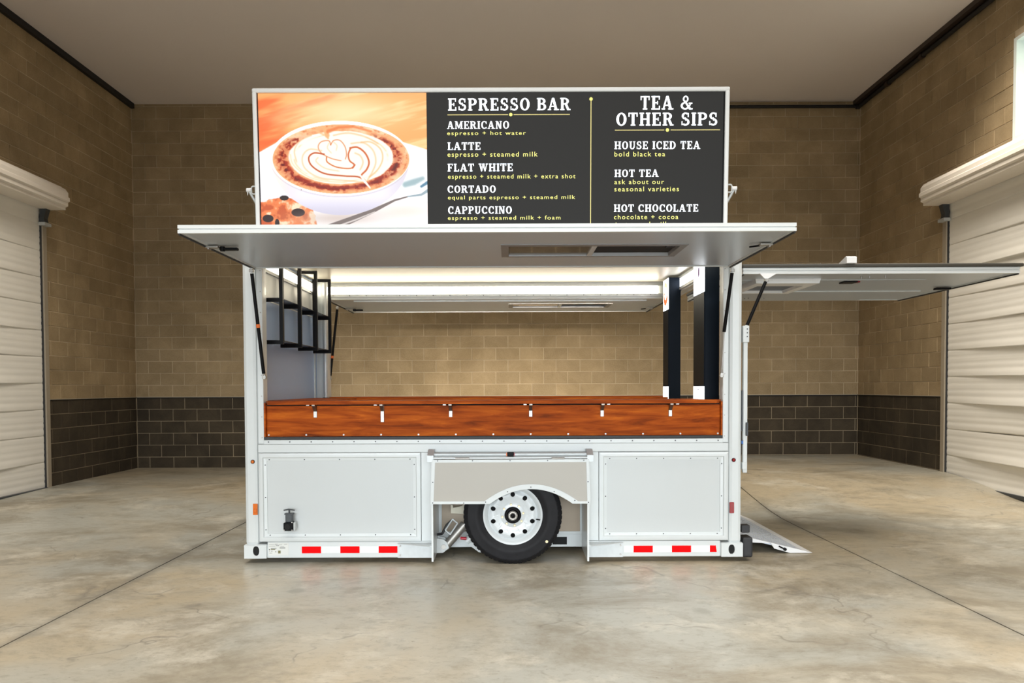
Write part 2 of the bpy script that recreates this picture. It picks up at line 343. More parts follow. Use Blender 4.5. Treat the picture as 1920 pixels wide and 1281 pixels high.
CH, CL, ZB = 0.2032, 0.4064, 0.03
def block_mesh(wd, ht, axis, sgn, name):
    """block face with chamfered arrises; face looks along sgn*axis, origin at face centre"""
    a, b, c = wd / 2, ht / 2, 0.004
    mb = MB()
    def P(u, d, v): return (u, d * sgn, v) if axis == 'y' else (d * sgn, u, v)
    vs = [P(-a, -.03, -b), P(a, -.03, -b), P(a, -.03, b), P(-a, -.03, b),
          P(-a, -c, -b), P(a, -c, -b), P(a, -c, b), P(-a, -c, b),
          P(-a + c, 0, -b + c), P(a - c, 0, -b + c), P(a - c, 0, b - c), P(-a + c, 0, b - c)]
    fs = [(8, 9, 10, 11)]
    for o_ in (0, 4):
        for i in range(4): fs.append((o_ + i, o_ + (i + 1) % 4, o_ + 4 + (i + 1) % 4, o_ + 4 + i))
    return mb.add(vs, fs)
MESHCACHE = {}
def build_wall(name, axis, plane, sgn, u0, u1, openings, visible, label, slope=0.0):
    """block wall: recessed mortar bed + one object per visible block, the unseen rest joined"""
    mb = MB(); mbd = MB(); bd = 0.006
    th = 0.25
    def slab(m_, ua, ub, za, zb):
        d0, d1 = plane - sgn * bd, plane - sgn * th
        lo, hi = min(d0, d1), max(d0, d1)
        if axis == 'y': m_.box(ua, ub, lo, hi, za, zb)
        else: m_.box(lo, hi, ua, ub, za, zb)
    def fill(m_, za, zb):
        # split bed around openings
        cuts = sorted({za, zb} | {max(za, min(zb, q)) for o in openings for q in (o[2], o[3])})
        for a, b in zip(cuts, cuts[1:]):
            if b - a < 1e-4: continue
            zc = (a + b) / 2; us = [u0]
            for o in sorted(openings):
                if o[2] < zc < o[3]: us += [o[0], o[1]]
            us.append(u1)
            us[0] -= 0.2; us[-1] += 0.2
            for i in range(0, len(us), 2):
                if us[i + 1] - us[i] > 1e-3: slab(m_, us[i], us[i + 1], a, b)
    zs = ZB + 6 * CH
    fill(mb, zs, ZC); fill(mbd, -0.1, zs)
    wall = link(name, mb.mesh(name), M_MORTAR); tag(wall, label, 'wall', kind='structure')
    part('dark_mortar_bed', mbd, M_MORTARD, wall)
    blocks = []
    nrow = int(math.ceil((ZC - ZB) / CH))
    for r in range(-1, nrow):
        za, zb = ZB + r * CH, min(ZC, ZB + (r + 1) * CH)
        if zb - za < 0.03: continue
        u = u0 - (0.2 if r % 2 == 0 else 0.0) + 0.0
        while u < u1:
            ua, ub = max(u, u0), min(u + CL, u1); u += CL
            segs = [(ua, ub)]
            for o in openings:
                if o[2] - 0.02 < (za + zb) / 2 < o[3] + 0.02:
                    nsg = []
                    for a, b in segs:
                        if b <= o[0] or a >= o[1]: nsg.append((a, b)); continue
                        if a < o[0]: nsg.append((a, o[0]))
                        if b > o[1]: nsg.append((o[1], b))
                    segs = nsg
            for a, b in segs:
                if b - a > 0.02: blocks.append(((a + b) / 2, (za + zb) / 2, b - a - 0.009, zb - za - 0.009, r < 6))
    blocks.sort(key=lambda q: visible(q[0], q[1]))
    rest = {False: MB(), True: MB()}; cnt = 0
    for (uc, zc, wd, ht, dark) in blocks:
        if cnt < 300 and visible(uc, zc) < 50:
            key = (axis, sgn, round(wd, 3), round(ht, 3), dark)
            if key not in MESHCACHE:
                me = block_mesh(wd, ht, axis, sgn, 'block').mesh('block'); me.materials.append(M_DARK if dark else M_BLOCK); MESHCACHE[key] = me
            dv = rnd.uniform(-0.002, 0.002)
            loc = (uc, plane + dv, zc) if axis == 'y' else (plane + dv, uc, zc)
            link('block', MESHCACHE[key], None, wall, loc); cnt += 1
        else:
            b_ = block_mesh(wd, ht, axis, sgn, 'block')
            off = (uc, plane, zc) if axis == 'y' else (plane, uc, zc)
            rest[dark].add([(p[0] + off[0], p[1] + off[1], p[2] + off[2]) for p in b_.v], b_.f)
    for dk in (False, True):
        if rest[dk].v:
            part('block_field', rest[dk], M_DARK if dk else M_BLOCK, wall, kind='stuff')
    return wall
def vis_back(u, z):
    if -3.2 < u < 2.7 and 1.2 < z < 2.75: return 0
    if (u < -4.4 or u > 4.0) and z > 0.0: return 1 + z * 0.1
    return 99
def vis_side(u, z):
    if u > 4.3: return 1 + (8 - u) * 0.1
    if u > 2.9 and z > 4.0: return 2
    return 99
DL, DR = (0.10, 4.46, -0.2, 3.86), (0.10, 4.40, -0.2, 3.86)
WIN = (1.75, 3.06, 4.25, 5.43)
build_wall('wall_back', 'y', YB, -1, X0, X1, [], vis_back, 'tan concrete block wall with dark brown lower courses behind the trailer')
build_wall('wall_left', 'x', X0, 1, YF, YB, [DL], vis_side, 'tan concrete block side wall with the left roll-up door')
build_wall('wall_right', 'x', X1, -1, YF, YB, [DR, WIN], vis_side, 'tan concrete block side wall with the right roll-up door and high window')
build_wall('wall_front', 'y', YF, 1, X0, X1, [(-5.0, 5.0, -0.2, 3.5)], lambda u, z: 99, 'concrete block wall with an open bay behind the photographer')
# thin pale paint line where the two paints meet, and a black strip painting the shade below it
zs = ZB + 6 * CH
for i, (mbx, nm) in enumerate(((BX(X0 + .012, X1 - .012, YB - .016, YB + .004, zs - .002, zs + .008), 'back'), (BX(X0 - .004, X0 + .012, 4.48, YB - .016, zs - .002, zs + .008), 'left'), (BX(X1 - .012, X1 + .004, 4.42, YB - .016, zs - .002, zs + .008), 'right'))):
    t = link('trim_%d' % (i + 1), mbx.mesh('trim'), mat('pale_edge_line', (0.42, 0.36, 0.27), 0.7))
    tag(t, 'thin pale line above the dark painted courses on the %s wall' % nm, 'trim', kind='structure')
    g = {'back': BX(X0 + .012, X1 - .012, YB - .013, YB + .004, zs - .020, zs - .002), 'left': BX(X0 - .004, X0 + .006, 4.48, YB - .016, zs - .016, zs - .002), 'right': BX(X1 - .008, X1 + .004, 4.42, YB - .016, zs - .018, zs - .002)}[nm]
    part('painted_shade_line', g, M_BLKSTEEL, t)
# dark steel at the ceiling edges
t = link('trim_4', BX(X0 + .004, X0 + .06, -7, YB - .02, ZC - .085, ZC - .002).mesh('trim'), M_BLKSTEEL); tag(t, 'black steel angle where the left wall meets the ceiling', 'trim', kind='structure')
t = link('trim_5', BX(X1 - .13, X1 - .004, -7, YB - .02, ZC - .065, ZC - .002).mesh('trim'), M_BEAM); tag(t, 'dark brown steel ledge where the right wall meets the ceiling', 'trim', kind='structure')
pp = thing('wall_pipe', (X1 - .1, YB - .1, ZC - .11), 'black conduit running under the ceiling along the back and right walls', 'pipe')
part('pipe_run', MB().tube((1.2, YB - .045, ZC - .10), (X1 - .09, YB - .045, ZC - .10), .026), M_BLKSTEEL, pp)
part('pipe_run', MB().tube((X1 - .05, -7, ZC - .11), (X1 - .05, YB - .045, ZC - .11), .03), M_BLKSTEEL, pp)
for yy in (6.0, 5.0): part('coupling', MB().tube((X1 - .05, yy, ZC - .11), (X1 - .05, yy + .07, ZC - .11), .042), M_BEAM, pp)
part('corner_elbow', MB().box(X1 - .10, X1 - .025, YB - .085, YB - .02, ZC - .145, ZC - .08, 0.015), M_BLKSTEEL, pp)

# ------------------------------------------------------------------ roll-up doors
def rollup_door(name, wallx, sgn, rng, seed, side):
    """curtain of sagging ribbed panels; sgn = direction into the room"""
    R = random.Random(seed); y0, y1, zt = rng[0], rng[1], rng[3]
    zb0 = 0.035 if sgn > 0 else 0.10
    d = thing(name, (wallx, (y0 + y1) / 2, 0), 'white ribbed roll-up door with sagging panels in the %s wall' % side, 'door', kind='structure')
    n = 11; ph = (zt + 0.12 - zb0) / n
    for k in range(n):
        za = zb0 + k * ph; zt_ = za + ph
        mb = MB(); nu, nv = 28, 20
        vs = []; sag = R.uniform(0.006, 0.058) if k < 9 else R.uniform(0.0, .02); mid = R.uniform(0.35, 0.65); wob = R.uniform(0.0, 0.03)
        for j in range(nv + 1):
            v = j / nv
            for i in range(nu + 1):
                u = i / nu; y = y0 + (y1 - y0) * u
                belly = math.sin(PI * min(1, max(0, (u - 0.02) / 0.96))) ** 1.1
                rib = 0.0035 * (1 if (v * 4) % 1 > 0.2 else 0)
                out = 0.012 + rib + sag * 1.1 * belly * (1 - v) ** 3.2
                dz = -0.05 * sag / 0.06 * belly * (1 - v) ** 3 + wob * math.sin(2 * PI * (u + mid)) * belly * (1 - v)
                vs.append((wallx + sgn * (out - 0.03), y, za + v * ph + dz * (0.6 if k else 0.0)))
        fs = []
        for j in range(nv):
            for i in range(nu):
                a = j * (nu + 1) + i; fs.append((a, a + 1, a + nu + 2, a + nu + 1))
        kk = len(vs); bk = [(wallx - sgn * .09, vs[i][1], vs[i][2]) for i in range(nu + 1)]
        vs2 = vs + bk
        for i in range(nu): fs.append((i, i + 1, kk + i + 1, kk + i))
        mb.add(vs2, fs, True)
        o = part('curtain_panel', mb, M_DOOR, d)
    # backing sheet so no daylight leaks, guides, hood, brackets, sill
    xs = sorted((wallx - sgn * .13, wallx - sgn * .10)); part('backing_sheet', BX(xs[0], xs[1], y0 - .02, y1 + .02, -.05, zt + .1), M_DOOR, d)
    for yy in (y0 - .09, y1):
        xs = sorted((wallx - sgn * .12, wallx + sgn * .03)); g = part('guide_rail', BX(xs[0], xs[1], yy, yy + .09, 0.0, zt - .1, bev=.006), M_GUIDE, d)
        ys = yy - .003 if yy > y0 else yy + .09
        xs = sorted((wallx - sgn * .02, wallx + sgn * .012)); part('rubber_edge', BX(xs[0], xs[1], ys, ys + .003, 0.03, zt - .1), M_RUBBER, g)
    prof = [(0, .34), (.10, .34), (.115, .325), (.17, .325), (.19, .30), (.25, .30), (.27, .27), (.30, .27), (.34, .215), (.34, .16), (.36, .145), (.36, .10), (.335, .085), (.335, .035), (.30, .02), (.30, -.015), (0, -.015)]
    hb = MB().prism([(wallx + sgn * a, b_ + 3.84) for a, b_ in prof], 'y', y0 - .25, y1 + .08)
    hood = part('hood', hb, M_HOOD, d)
    for yy in (y0 - .06, y1 - .02):
        br = part('guide_bracket', MB().prism([(wallx, 3.84), (wallx + sgn * .10, 3.84), (wallx + sgn * .06, 3.70), (wallx + sgn * .07, 3.64), (wallx, 3.64)], 'y', yy, yy + .09), M_GREYPLASTIC, d)
        xs = sorted((wallx, wallx + sgn * .09)); part('bracket_foot', BX(xs[0], xs[1], yy - .03, yy + .12, 3.60, 3.64), M_ALU, br)
    xs = sorted((wallx - sgn * .05, wallx + sgn * .035)); part('bottom_bar', BX(xs[0], xs[1], y0, y1, zb0 - .03, zb0 + .02, bev=.008), M_GREYPLASTIC, d)
    return d
rollup_door('door_1', X0, 1, DL, 3, 'left')
rollup_door('door_2', X1, -1, DR, 5, 'right')
wn = thing('window_1', (X1, 2.4, 4.25), 'bright frosted window high in the right wall', 'window', kind='structure')
fr = MB()
for a, b, c, d_ in ((WIN[0], WIN[1], WIN[2], WIN[2] + .04), (WIN[0], WIN[1], WIN[3] - .04, WIN[3]), (WIN[0], WIN[0] + .04, WIN[2] + .04, WIN[3] - .04), (WIN[1] - .05, WIN[1], WIN[2] + .04, WIN[3] - .04)):
    fr.box(X1 - .01, X1 + .2, a, b, c, d_)
part('window_frame', fr, mat('white_window_frame', (.72, .78, .76), .4), wn)
for i in range(3):
    za = WIN[2] + .04 + i * .367
    part('pane', BX(X1 + .10, X1 + .115, WIN[0] + .04, WIN[1] - .05, za + .004, za + .362), E_WIN, wn)

# ------------------------------------------------------------------ the coffee trailer
XL, XR, D = -2.108, 1.838, 2.40
T = thing('coffee_trailer', (-0.135, 1.2, 0.0), 'white pop-up espresso trailer with raised awnings and lit menu screen', 'trailer')
def P(name, mb, material, parent=None, **k): return part(name, mb, material, parent or T, **k)

# --- frame: posts, corner castings, rails
for xa, xb in ((XL, -1.998), (1.732, XR)):
    for ya, yb in ((0, .16), (D - .16, D)):
        P('corner_post', MB().box(xa, xb, ya, yb, .14, 2.62, bev=.028), M_WHITE)
def casting(xa, xb, ya, yb, za, zb, hx, hz):
    o = P('corner_casting', MB().box(xa, xb, ya + .012, yb, za, zb, bev=.01), M_WHITE)
    n = 32; A = []; B = []
    for i in range(n):
        t = 2 * PI * i / n; c, s_ = math.cos(t), math.sin(t)
        k = 1 / max(abs(c), abs(s_)); A.append(((xa + xb) / 2 + c * k * ((xb - xa) / 2 - .004), ya, (za + zb) / 2 + s_ * k * ((zb - za) / 2 - .004)))
        B.append((hx + .025 * (abs(c) ** .8) * (1 if c > 0 else -1), ya, hz + .038 * s_))
    C = [(x, ya + .0118, z) for x, y, z in B]; mb = MB().ring(A, B).ring(B, C).ring(A, [(x, ya + .014, z) for x, y, z in A])
    part('face_plate', mb, M_WHITE, o)
    part('slot', MB().prism([(x, z) for x, y, z in C], 'y', ya + .0095, ya + .0115), M_VOID, o)
for hy in (0,):
    casting(-2.118, -1.934, -.012, .16, .036, .150, -2.019, .10)
    casting(1.671, 1.850, -.012, .16, .036, .152, 1.757, .10)
for xa, xb in ((-2.118, -1.934), (1.671, 1.850)): P('corner_casting', MB().box(xa, xb, D - .16, D + .012, .036, .150, bev=.01), M_WHITE)
P('bottom_rail', MB().box(-1.934, -.60, 0.004, .10, .040, .170, bev=.006), M_WHITE)
P('bottom_rail', MB().box(.607, 1.671, 0.004, .10, .040, .168, bev=.006), M_WHITE)
P('bottom_rail', MB().box(-1.934, 1.671, D - .1, D - .004, .050, .170, bev=.006), M_WHITE)
P('bottom_rail', MB().box(XL + .01, XL + .1, .16, D - .16, .050, .170, bev=.006), M_WHITE)
P('bottom_rail', MB().box(XR - .1, XR - .01, .16, D - .16, .050, .170, bev=.006), M_WHITE)
P('sill_beam', MB().box(-1.997, 1.731, 0.002, .07, .880, .947, bev=.004), M_WHITE)
P('sill_strip', MB().box(-1.952, 1.688, 0.006, .07, .948, .981, bev=.002), M_WHITE)
P('window_seal', MB().box(-1.952, 1.688, 0.010, .07, .982, 1.006, bev=.003), M_RUBBER)
for xa, xb in ((-1.998, -1.952), (1.688, 1.732)):
    P('post_trim', MB().box(xa, xb, .012, .12, .949, 2.36, bev=.004), M_WHITE)
P('top_header', MB().box(-1.998, 1.732, .02, .10, 2.385, 2.62, bev=.004), M_WHITE)
P('rear_header', MB().box(-1.998, 1.732, D - .10, D - .01, 2.345, 2.62, bev=.004), M_WHITE)
P('end_header', MB().box(XR - .10, XR - .01, .16, D - .16, 2.36, 2.62, bev=.004), M_WHITE)
P('roof', MB().box(XL + .01, XR - .01, .01, D - .01, 2.60, 2.66, bev=.01), M_WHITE)
P('interior_ceiling', BX(-2.075, 1.75, .10, D - .10, 2.525, 2.545), M_ICEIL)
P('deck', BX(XL + .06, XR - .06, .42, D - .06, .17, .21), M_ALU)
P('end_wall', BX(XL + .012, -2.075, .16, D - .16, .17, 2.60), M_INNER, label='grey interior panel of the closed end')
P('end_half_wall', BX(1.752, XR - .012, .16, D - .16, .17, 1.24), M_PANEL)
P('rear_half_wall', BX(-1.998, 1.732, D - .06, D - .02, .17, 1.26), M_PANEL)
# inner jamb extrusions at the rear opening
for xa, xb in ((-1.998, -1.945), (1.690, 1.732)):
    P('rear_jamb', MB().box(xa, xb, D - .2, D - .05, 1.27, 2.345, bev=.004), M_WHITE)
P('jamb_extrusion', MB().tube((-1.965, D - .22, 1.29), (-1.965, D - .22, 2.52), .022), M_ALU)
P('jamb_foot', BX(-1.99, -1.93, D - .25, D - .19, 1.262, 1.292), M_BLACK)
P('wall_batten', BX(-2.075, -2.062, 2.12, 2.15, 1.29, 2.37), M_ALU)
P('upper_wall_panel', BX(-2.075, -2.068, .17, D - .17, 2.135, 2.372), M_PANEL)

# --- lower side panels
def panel_frame(xa, xb, za, zb, nx, nz):
    prof = [(0, .03), (0, -.002), (.004, -.006), (.018, -.008), (.034, -.008), (.040, .002), (.064, .004), (.066, .016)]
    def loop(i, y): return [(xa + i, y, za + i), (xb - i, y, za + i), (xb - i, y, zb - i), (xa + i, y, zb - i)]
    mb = MB()
    for (a, ya), (b, yb) in zip(prof, prof[1:]): mb.ring(loop(a, ya), loop(b, yb))
    f = P('panel_frame', mb, M_WHITE)
    P('side_panel', BX(xa + .06, xb - .06, .010, .03, za + .06, zb - .06), M_PANEL)
    sm = MB()
    pts = [(xa + .085 + (xb - xa - .17) * i / (nx - 1), z) for i in range(nx) for z in (za + .052, zb - .052)] + [(x, za + .095 + (zb - za - .19) * i / (nz - 1)) for i in range(nz) for x in (xa + .052, xb - .052)]
    for x, z in pts: sm.tube((x, .004, z), (x, .0005, z), .0048, 8)
    part('screws', sm, M_GREYPLASTIC, f, kind='stuff')
P('inner_lining', BX(-1.997, -.61, .031, .045, .165, .945), M_PANEL); P('inner_lining', BX(.618, 1.731, .031, .045, .165, .945), M_PANEL)
panel_frame(-1.994, -.708, .172, .878, 5, 3)
panel_frame(.705, 1.730, .172, .876, 5, 3)
P('well_post', MB().box(-.706, -.606, .002, .07, .171, .879, bev=.004), M_WHITE)
P('well_post', MB().box(.617, .703, .002, .07, .171, .879, bev=.004), M_WHITE)
sm = MB()
for i in range(22): x = -1.915 + i * (3.565 / 21); sm.tube((x, .008, .966), (x, .0025, .966), .0052, 8)
P('sill_screws', sm, M_GREYPLASTIC, kind='stuff')
sm = MB()
for xx in (-1.966, 1.702):
    for i in range(9): z = 1.0 + i * .165; sm.tube((xx, .014, z), (xx, .0085, z), .005, 8)
P('trim_screws', sm, M_STEEL, kind='stuff')

# --- wheel well, fender
P('well_liner', BX(-.60, .61, .36, .38, .16, .88), mat('tan_liner_panel', (.43, .345, .255), .45))
P('well_top', BX(-.60, .61, .06, .38, .86, .878), M_WHITE)
P('chassis_rail', MB().box(-.60, .61, .35, .42, .05, .16, bev=.004), M_WHITE)
P('rail_slot', BX(.355, .475, .345, .352, .072, .135), M_VOID)
lf = MB()
for xa, xb, za, zb in ((-.60, -.575, .16, .86), (.585, .61, .16, .86), (-.575, .585, .16, .182)): lf.box(xa, xb, .345, .36, za, zb)
P('liner_trim', lf, M_WHITE)
for s_, x in ((-1, -.606), (1, .606)):
    P('fender_cheek', MB().prism([(-.135, .036), (-.135, .84), (-.10, .865), (.34, .865), (.34, .05), (-.05, .036)], 'x', x - .007, x + .007), M_WHITE)
    xa = x + s_ * .007; xo = x + s_ * .29
    lo, hi = min(xa, xo), max(xa, xo)   # flush plate with a triangular shelf running out to the cheek
    mb = MB().box(lo, hi, -.006, .003, .040, .152).prism([(xo, -.007), (xa, -.007), (xa, -.128), (xa + s_ * .012, -.128)], 'z', .152, .160)
    g = P('gusset_plate', mb, M_ALU)
    bt = MB()
    for z in (.062, .136): bt.tube((xo - s_ * .02, -.005, z), (xo - s_ * .02, -.016, z), .008, 8)
    part('gusset_bolts', bt, M_STEEL, g, kind='stuff')
bar = P('fender_rail', MB().tube((-.60, -.085, .868), (.605, -.085, .868), .017), M_ALU)
P('fender_top', MB().prism([(-.135, .838), (-.135, .850), (-.09, .856), (.01, .880), (.01, .838)], 'x', -.60, .60), M_WHITE)
for s_, x in ((-1, -.618), (1, .622)):
    P('rail_bracket', MB().prism([(-.14, .815), (-.14, .865), (-.06, .905), (.004, .905), (.004, .86), (-.09, .845), (-.10, .815)], 'x', x - .024, x + .024), M_ALU)
ml = P('marker_light', MB().box(-.022, .030, -.118, -.08, .855, .888, bev=.006), M_BLACK)
part('amber_lens', BX(-.030, -.022, -.116, -.085, .858, .884), M_AMBER, ml)
part('red_lens', BX(.030, .036, -.116, -.085, .858, .884), M_REDLENS, ml)
# skirt with wheel arch
def arc(x, w=.0):
    u = (x - .162) / .318
    return .492 if abs(u) >= 1 else .492 + (.112) * (1 - abs(u) ** 2.05)
def arc_out(x):
    u = (x - .162) / .385
    return .492 if abs(u) >= 1 else .492 + .150 * (1 - abs(u) ** 2.05)
def skirt(xs, lowf, highf, ya, yb):
    n = len(xs); vs = []
    for y in (ya, yb):
        for x in xs: vs += [(x, y, lowf(x)), (x, y, highf(x))]
    k = 2 * n; fs = []
    for i in range(n - 1):
        a = 2 * i; fs += [(a, a + 2, a + 3, a + 1), (k + a + 1, k + a + 3, k + a + 2, k + a), (a + 1, a + 3, k + a + 3, k + a + 1), (a, k + a, k + a + 2, a + 2)]
    fs += [(0, 1, k + 1, k), (k - 2, 2 * k - 2, 2 * k - 1, k - 1)]
    return MB().add(vs, fs)
def lin_x(a, b, n): return [a + (b - a) * i / n for i in range(n + 1)]
XS = [-.600] + lin_x(-.22, .545, 48) + [.605]
sk = P('wheel_skirt', skirt(XS, lambda x: arc(x) + .004, lambda x: .822, -.150, -.138), M_BEIGE, label='pale grey hinged panel cut away over the wheel')
def fr_(name, mb): return part(name, mb, M_WHITE, sk)
fr_('skirt_trim', MB().prism([(-.603, .835), (-.578, .835), (-.594, .49), (-.619, .49)], 'y', -.156, -.136))
fr_('skirt_trim', MB().prism([(.612, .832), (.588, .832), (.598, .488), (.622, .488)], 'y', -.156, -.136))
fr_('skirt_trim', BX(-.597, .604, -.1545, -.1372, .812, .8345)); fr_('skirt_trim', BX(-.612, -.155, -.1545, -.1372, .4892, .510)); fr_('skirt_trim', BX(.478, .616, -.1545, -.1372, .4892, .508))
fr_('arch_trim', skirt(lin_x(-.222, .546, 60), arc, lambda x: max(arc_out(x), arc(x) + .003), -.158, -.134))
for xa, xb in ((-.424, -.316), (.321, .421)):
    part('skirt_hinge', MB().tube((xa, -.15, .842), (xb, -.15, .842), .008), M_STEEL, sk)
sm = MB()
for x, z in [(-.56, .826), (-.29, .826), (0, .826), (.29, .826), (.57, .826), (-.598, .66), (.602, .66), (-.60, .50), (.605, .50), (-.36, .498), (-.19, .505), (-.02, .585), (.16, .620), (.34, .585), (.5, .515)]:
    sm.tube((x, -.157, z), (x, -.160, z), .0045, 8)
part('screws', sm, M_GREYPLASTIC, sk, kind='stuff')

# --- wheel
WC = (.020, 0.02, .388); WR = .388
prof = [(.222, .10), (.235, .112), (.30, .122), (.345, .112), (.372, .09), (.382, .06), (WR, .03), (WR, .012), (WR - .009, .010), (WR - .009, .004), (WR, .002), (WR, -.03), (WR - .009, -.032), (WR - .009, -.04), (WR, -.042), (.383, -.072), (.370, -.092), (.352, -.104), (.346, -.1035), (.300, -.116), (.268, -.115), (.264, -.111), (.244, -.108), (.230, -.098), (.222, -.085)]
wheel = P('wheel', MB().lathe(prof, WC, 96), M_TYRE, label='black trailer tyre on a white steel rim')
tb = MB()
for i in range(60):
    t0 = 2 * PI * (i + .12) / 60; t1 = 2 * PI * (i + .72) / 60
    q = []
    for (r, y) in ((.356, -.1065), (.389, -.070), (.389, -.046), (.34, -.06)):
        for t in (t0, t1): q.append((WC[0] + r * math.cos(t), WC[1] + y, WC[2] + r * math.sin(t)))
    tb.add(q, [(0, 1, 3, 2), (2, 3, 5, 4), (4, 5, 7, 6), (6, 7, 1, 0), (0, 2, 4, 6), (1, 7, 5, 3)])
part('tread_blocks', tb, M_TYRE, wheel, kind='stuff')
M_RIM = mat('white_rim', (0.64, 0.68, 0.70), 0.28, var=0.02, coat=0.3)
rp = [(.222, .08), (.20, .06), (.195, -.02), (.196, -.066), (.206, -.080), (.216, -.090), (.229, -.106), (.233, -.104), (.236, -.096), (.224, -.082)]
part('rim', MB().lathe(rp, WC, 72), M_RIM, wheel)
dy = WC[1] - .070
disc = MB(); n = 24; r0, r1 = .098, .198
for k in range(10):
    tc_ = 2 * PI * (k + .5) / 10; ha = PI / 10
    A = []
    for q in range(n):
        a_ = 2 * PI * q / n; c, s_ = math.cos(a_), math.sin(a_); kk = 1 / max(abs(c), abs(s_))
        rr = (r0 + r1) / 2 + c * kk * (r1 - r0) / 2; th = tc_ + s_ * kk * ha
        A.append((rr, th, a_))
    def wp(rr, th):
        yy = dy - .010 * smooth((rr - .10) / .05) + .018 * smooth((rr - .165) / .033)
        return (WC[0] + rr * math.cos(th), yy, WC[2] + rr * math.sin(th))
    rh = .162; hr = .0195
    cx, cz = rh * math.cos(tc_), rh * math.sin(tc_)
    Bp = []
    for rr, th, a_ in A:
        lx = math.cos(a_) * hr; ly = math.sin(a_) * hr * .92
        x = cx + lx * math.cos(tc_) - ly * math.sin(tc_); z = cz + lx * math.sin(tc_) + ly * math.cos(tc_)
        Bp.append((math.hypot(x, z), math.atan2(z, x)))
    V0 = [wp(a[0], a[1]) for a in A]; V1 = [wp(*b) for b in Bp]; Vm = [wp((a[0] + b[0]) / 2, math.atan2(math.sin(a[1]) + math.sin(b[1]), math.cos(a[1]) + math.cos(b[1]))) for a, b in zip(A, Bp)]
    disc.ring(V0, Vm).ring(Vm, V1).ring(V1, [(x, y + .012, z) for x, y, z in V1])
disc.lathe([(.098, dy - WC[1]), (.090, dy - WC[1] - .004), (.060, dy - WC[1] - .006)], WC, 60)
part('rim_disc', disc, M_RIM, wheel)
part('brake_drum', MB().lathe([(.001, .02), (.19, .02), (.19, -.045), (.001, -.045)], WC, 40), M_VOID, wheel)
hub = part('hub', MB().lathe([(.064, dy - WC[1]), (.066, dy - WC[1] - .02), (.058, dy - WC[1] - .034), (.045, dy - WC[1] - .036), (.044, dy - WC[1] - .03), (.001, dy - WC[1] - .03)], WC, 40), M_BLACK, wheel)
part('hub_cap', MB().lathe([(.038, dy - WC[1] - .03), (.038, dy - WC[1] - .055), (.032, dy - WC[1] - .062), (.020, dy - WC[1] - .062), (.018, dy - WC[1] - .054), (.001, dy - WC[1] - .053)], WC, 32), M_STEEL, wheel)
part('grease_plug', MB().lathe([(.017, dy - WC[1] - .05), (.015, dy - WC[1] - .060), (.001, dy - WC[1] - .061)], WC, 20), M_BLACK, wheel)
for k in range(8):
    t = 2 * PI * (k + .22) / 8; x, z = WC[0] + .083 * math.cos(t), WC[2] + .083 * math.sin(t)
    part('lug_nut', MB().tube((x, dy + .0, z), (x, dy - .022, z), .0105, 6, .0085, smooth=False).tube((x, dy - .02, z), (x, dy - .03, z), .005, 8), M_BRASS, wheel)
part('valve_stem', MB().tube((WC[0] + .185, dy - .012, WC[2] - .035), (WC[0] + .212, dy - .03, WC[2] - .036), .005, 8), M_BLACK, wheel)
part('sidewall_sticker', MB().tube((WC[0] + .265, WC[1] - .113, WC[2] - .205), (WC[0] + .265, WC[1] - .1175, WC[2] - .205), .011, 14), M_BRASS, wheel)
# lift ram and suspension seen left of the tyre
ram = P('lift_ram', MB().tube((-.535, .20, .085), (-.375, .20, .270), .036, 20).tube((-.375, .20, .27), (-.31, .20, .345), .018, 14), M_STEEL)
part('pivot_lug', MB().prism([(-.60, .045), (-.55, .045), (-.50, .085), (-.515, .13), (-.545, .155), (-.60, .165)], 'y', .15, .165), M_WHITE, ram)
part('pivot_lug', MB().prism([(-.60, .045), (-.55, .045), (-.50, .085), (-.515, .13), (-.545, .155), (-.60, .165)], 'y', .235, .25), M_WHITE, ram)
part('pivot_pin', MB().tube((-.545, .14, .095), (-.545, .255, .095), .02, 16), M_STEEL, ram)
part('hydraulic_hose', MB().tube((-.60, .19, .19), (-.555, .17, .20), .010, 8).tube((-.555, .17, .20), (-.52, .17, .27), .010, 8).tube((-.52, .17, .27), (-.475, .17, .31), .010, 8), M_RUBBER, ram)
cg = MB()
for a, b in (((-.53, .23), (-.47, .32)), ((-.47, .32), (-.43, .285)), ((-.43, .285), (-.49, .195)), ((-.49, .195), (-.53, .23))): cg.tube((a[0], .16, a[1]), (b[0], .16, b[1]), .007, 8)
part('hose_cage', cg, M_ALU, ram)
P('suspension_bracket', MB().prism([(-.49, .355), (-.49, .425), (-.475, .425), (-.47, .40), (-.40, .415), (-.37, .44), (-.33, .44), (-.33, .345)], 'y', .24, .26), mat('cream_bracket', (.60, .56, .44), .4))
P('trailing_arm', MB().prism([(-.36, .11), (-.33, .14), (-.20, .05), (-.21, .028), (-.26, .035)], 'y', .22, .28), M_WHITE)
P('trailing_arm', MB().tube((-.36, .25, .12), (.02, .25, .388), .04), M_WHITE)
P('axle_stub', MB().tube((.02, .06, .388), (.02, .36, .388), .04), M_BLACK)
P('red_fitting', MB().tube((-.41, .21, .155), (-.36, .21, .150), .012, 10), mat('red_anodised', (.5, .01, .03), .3))

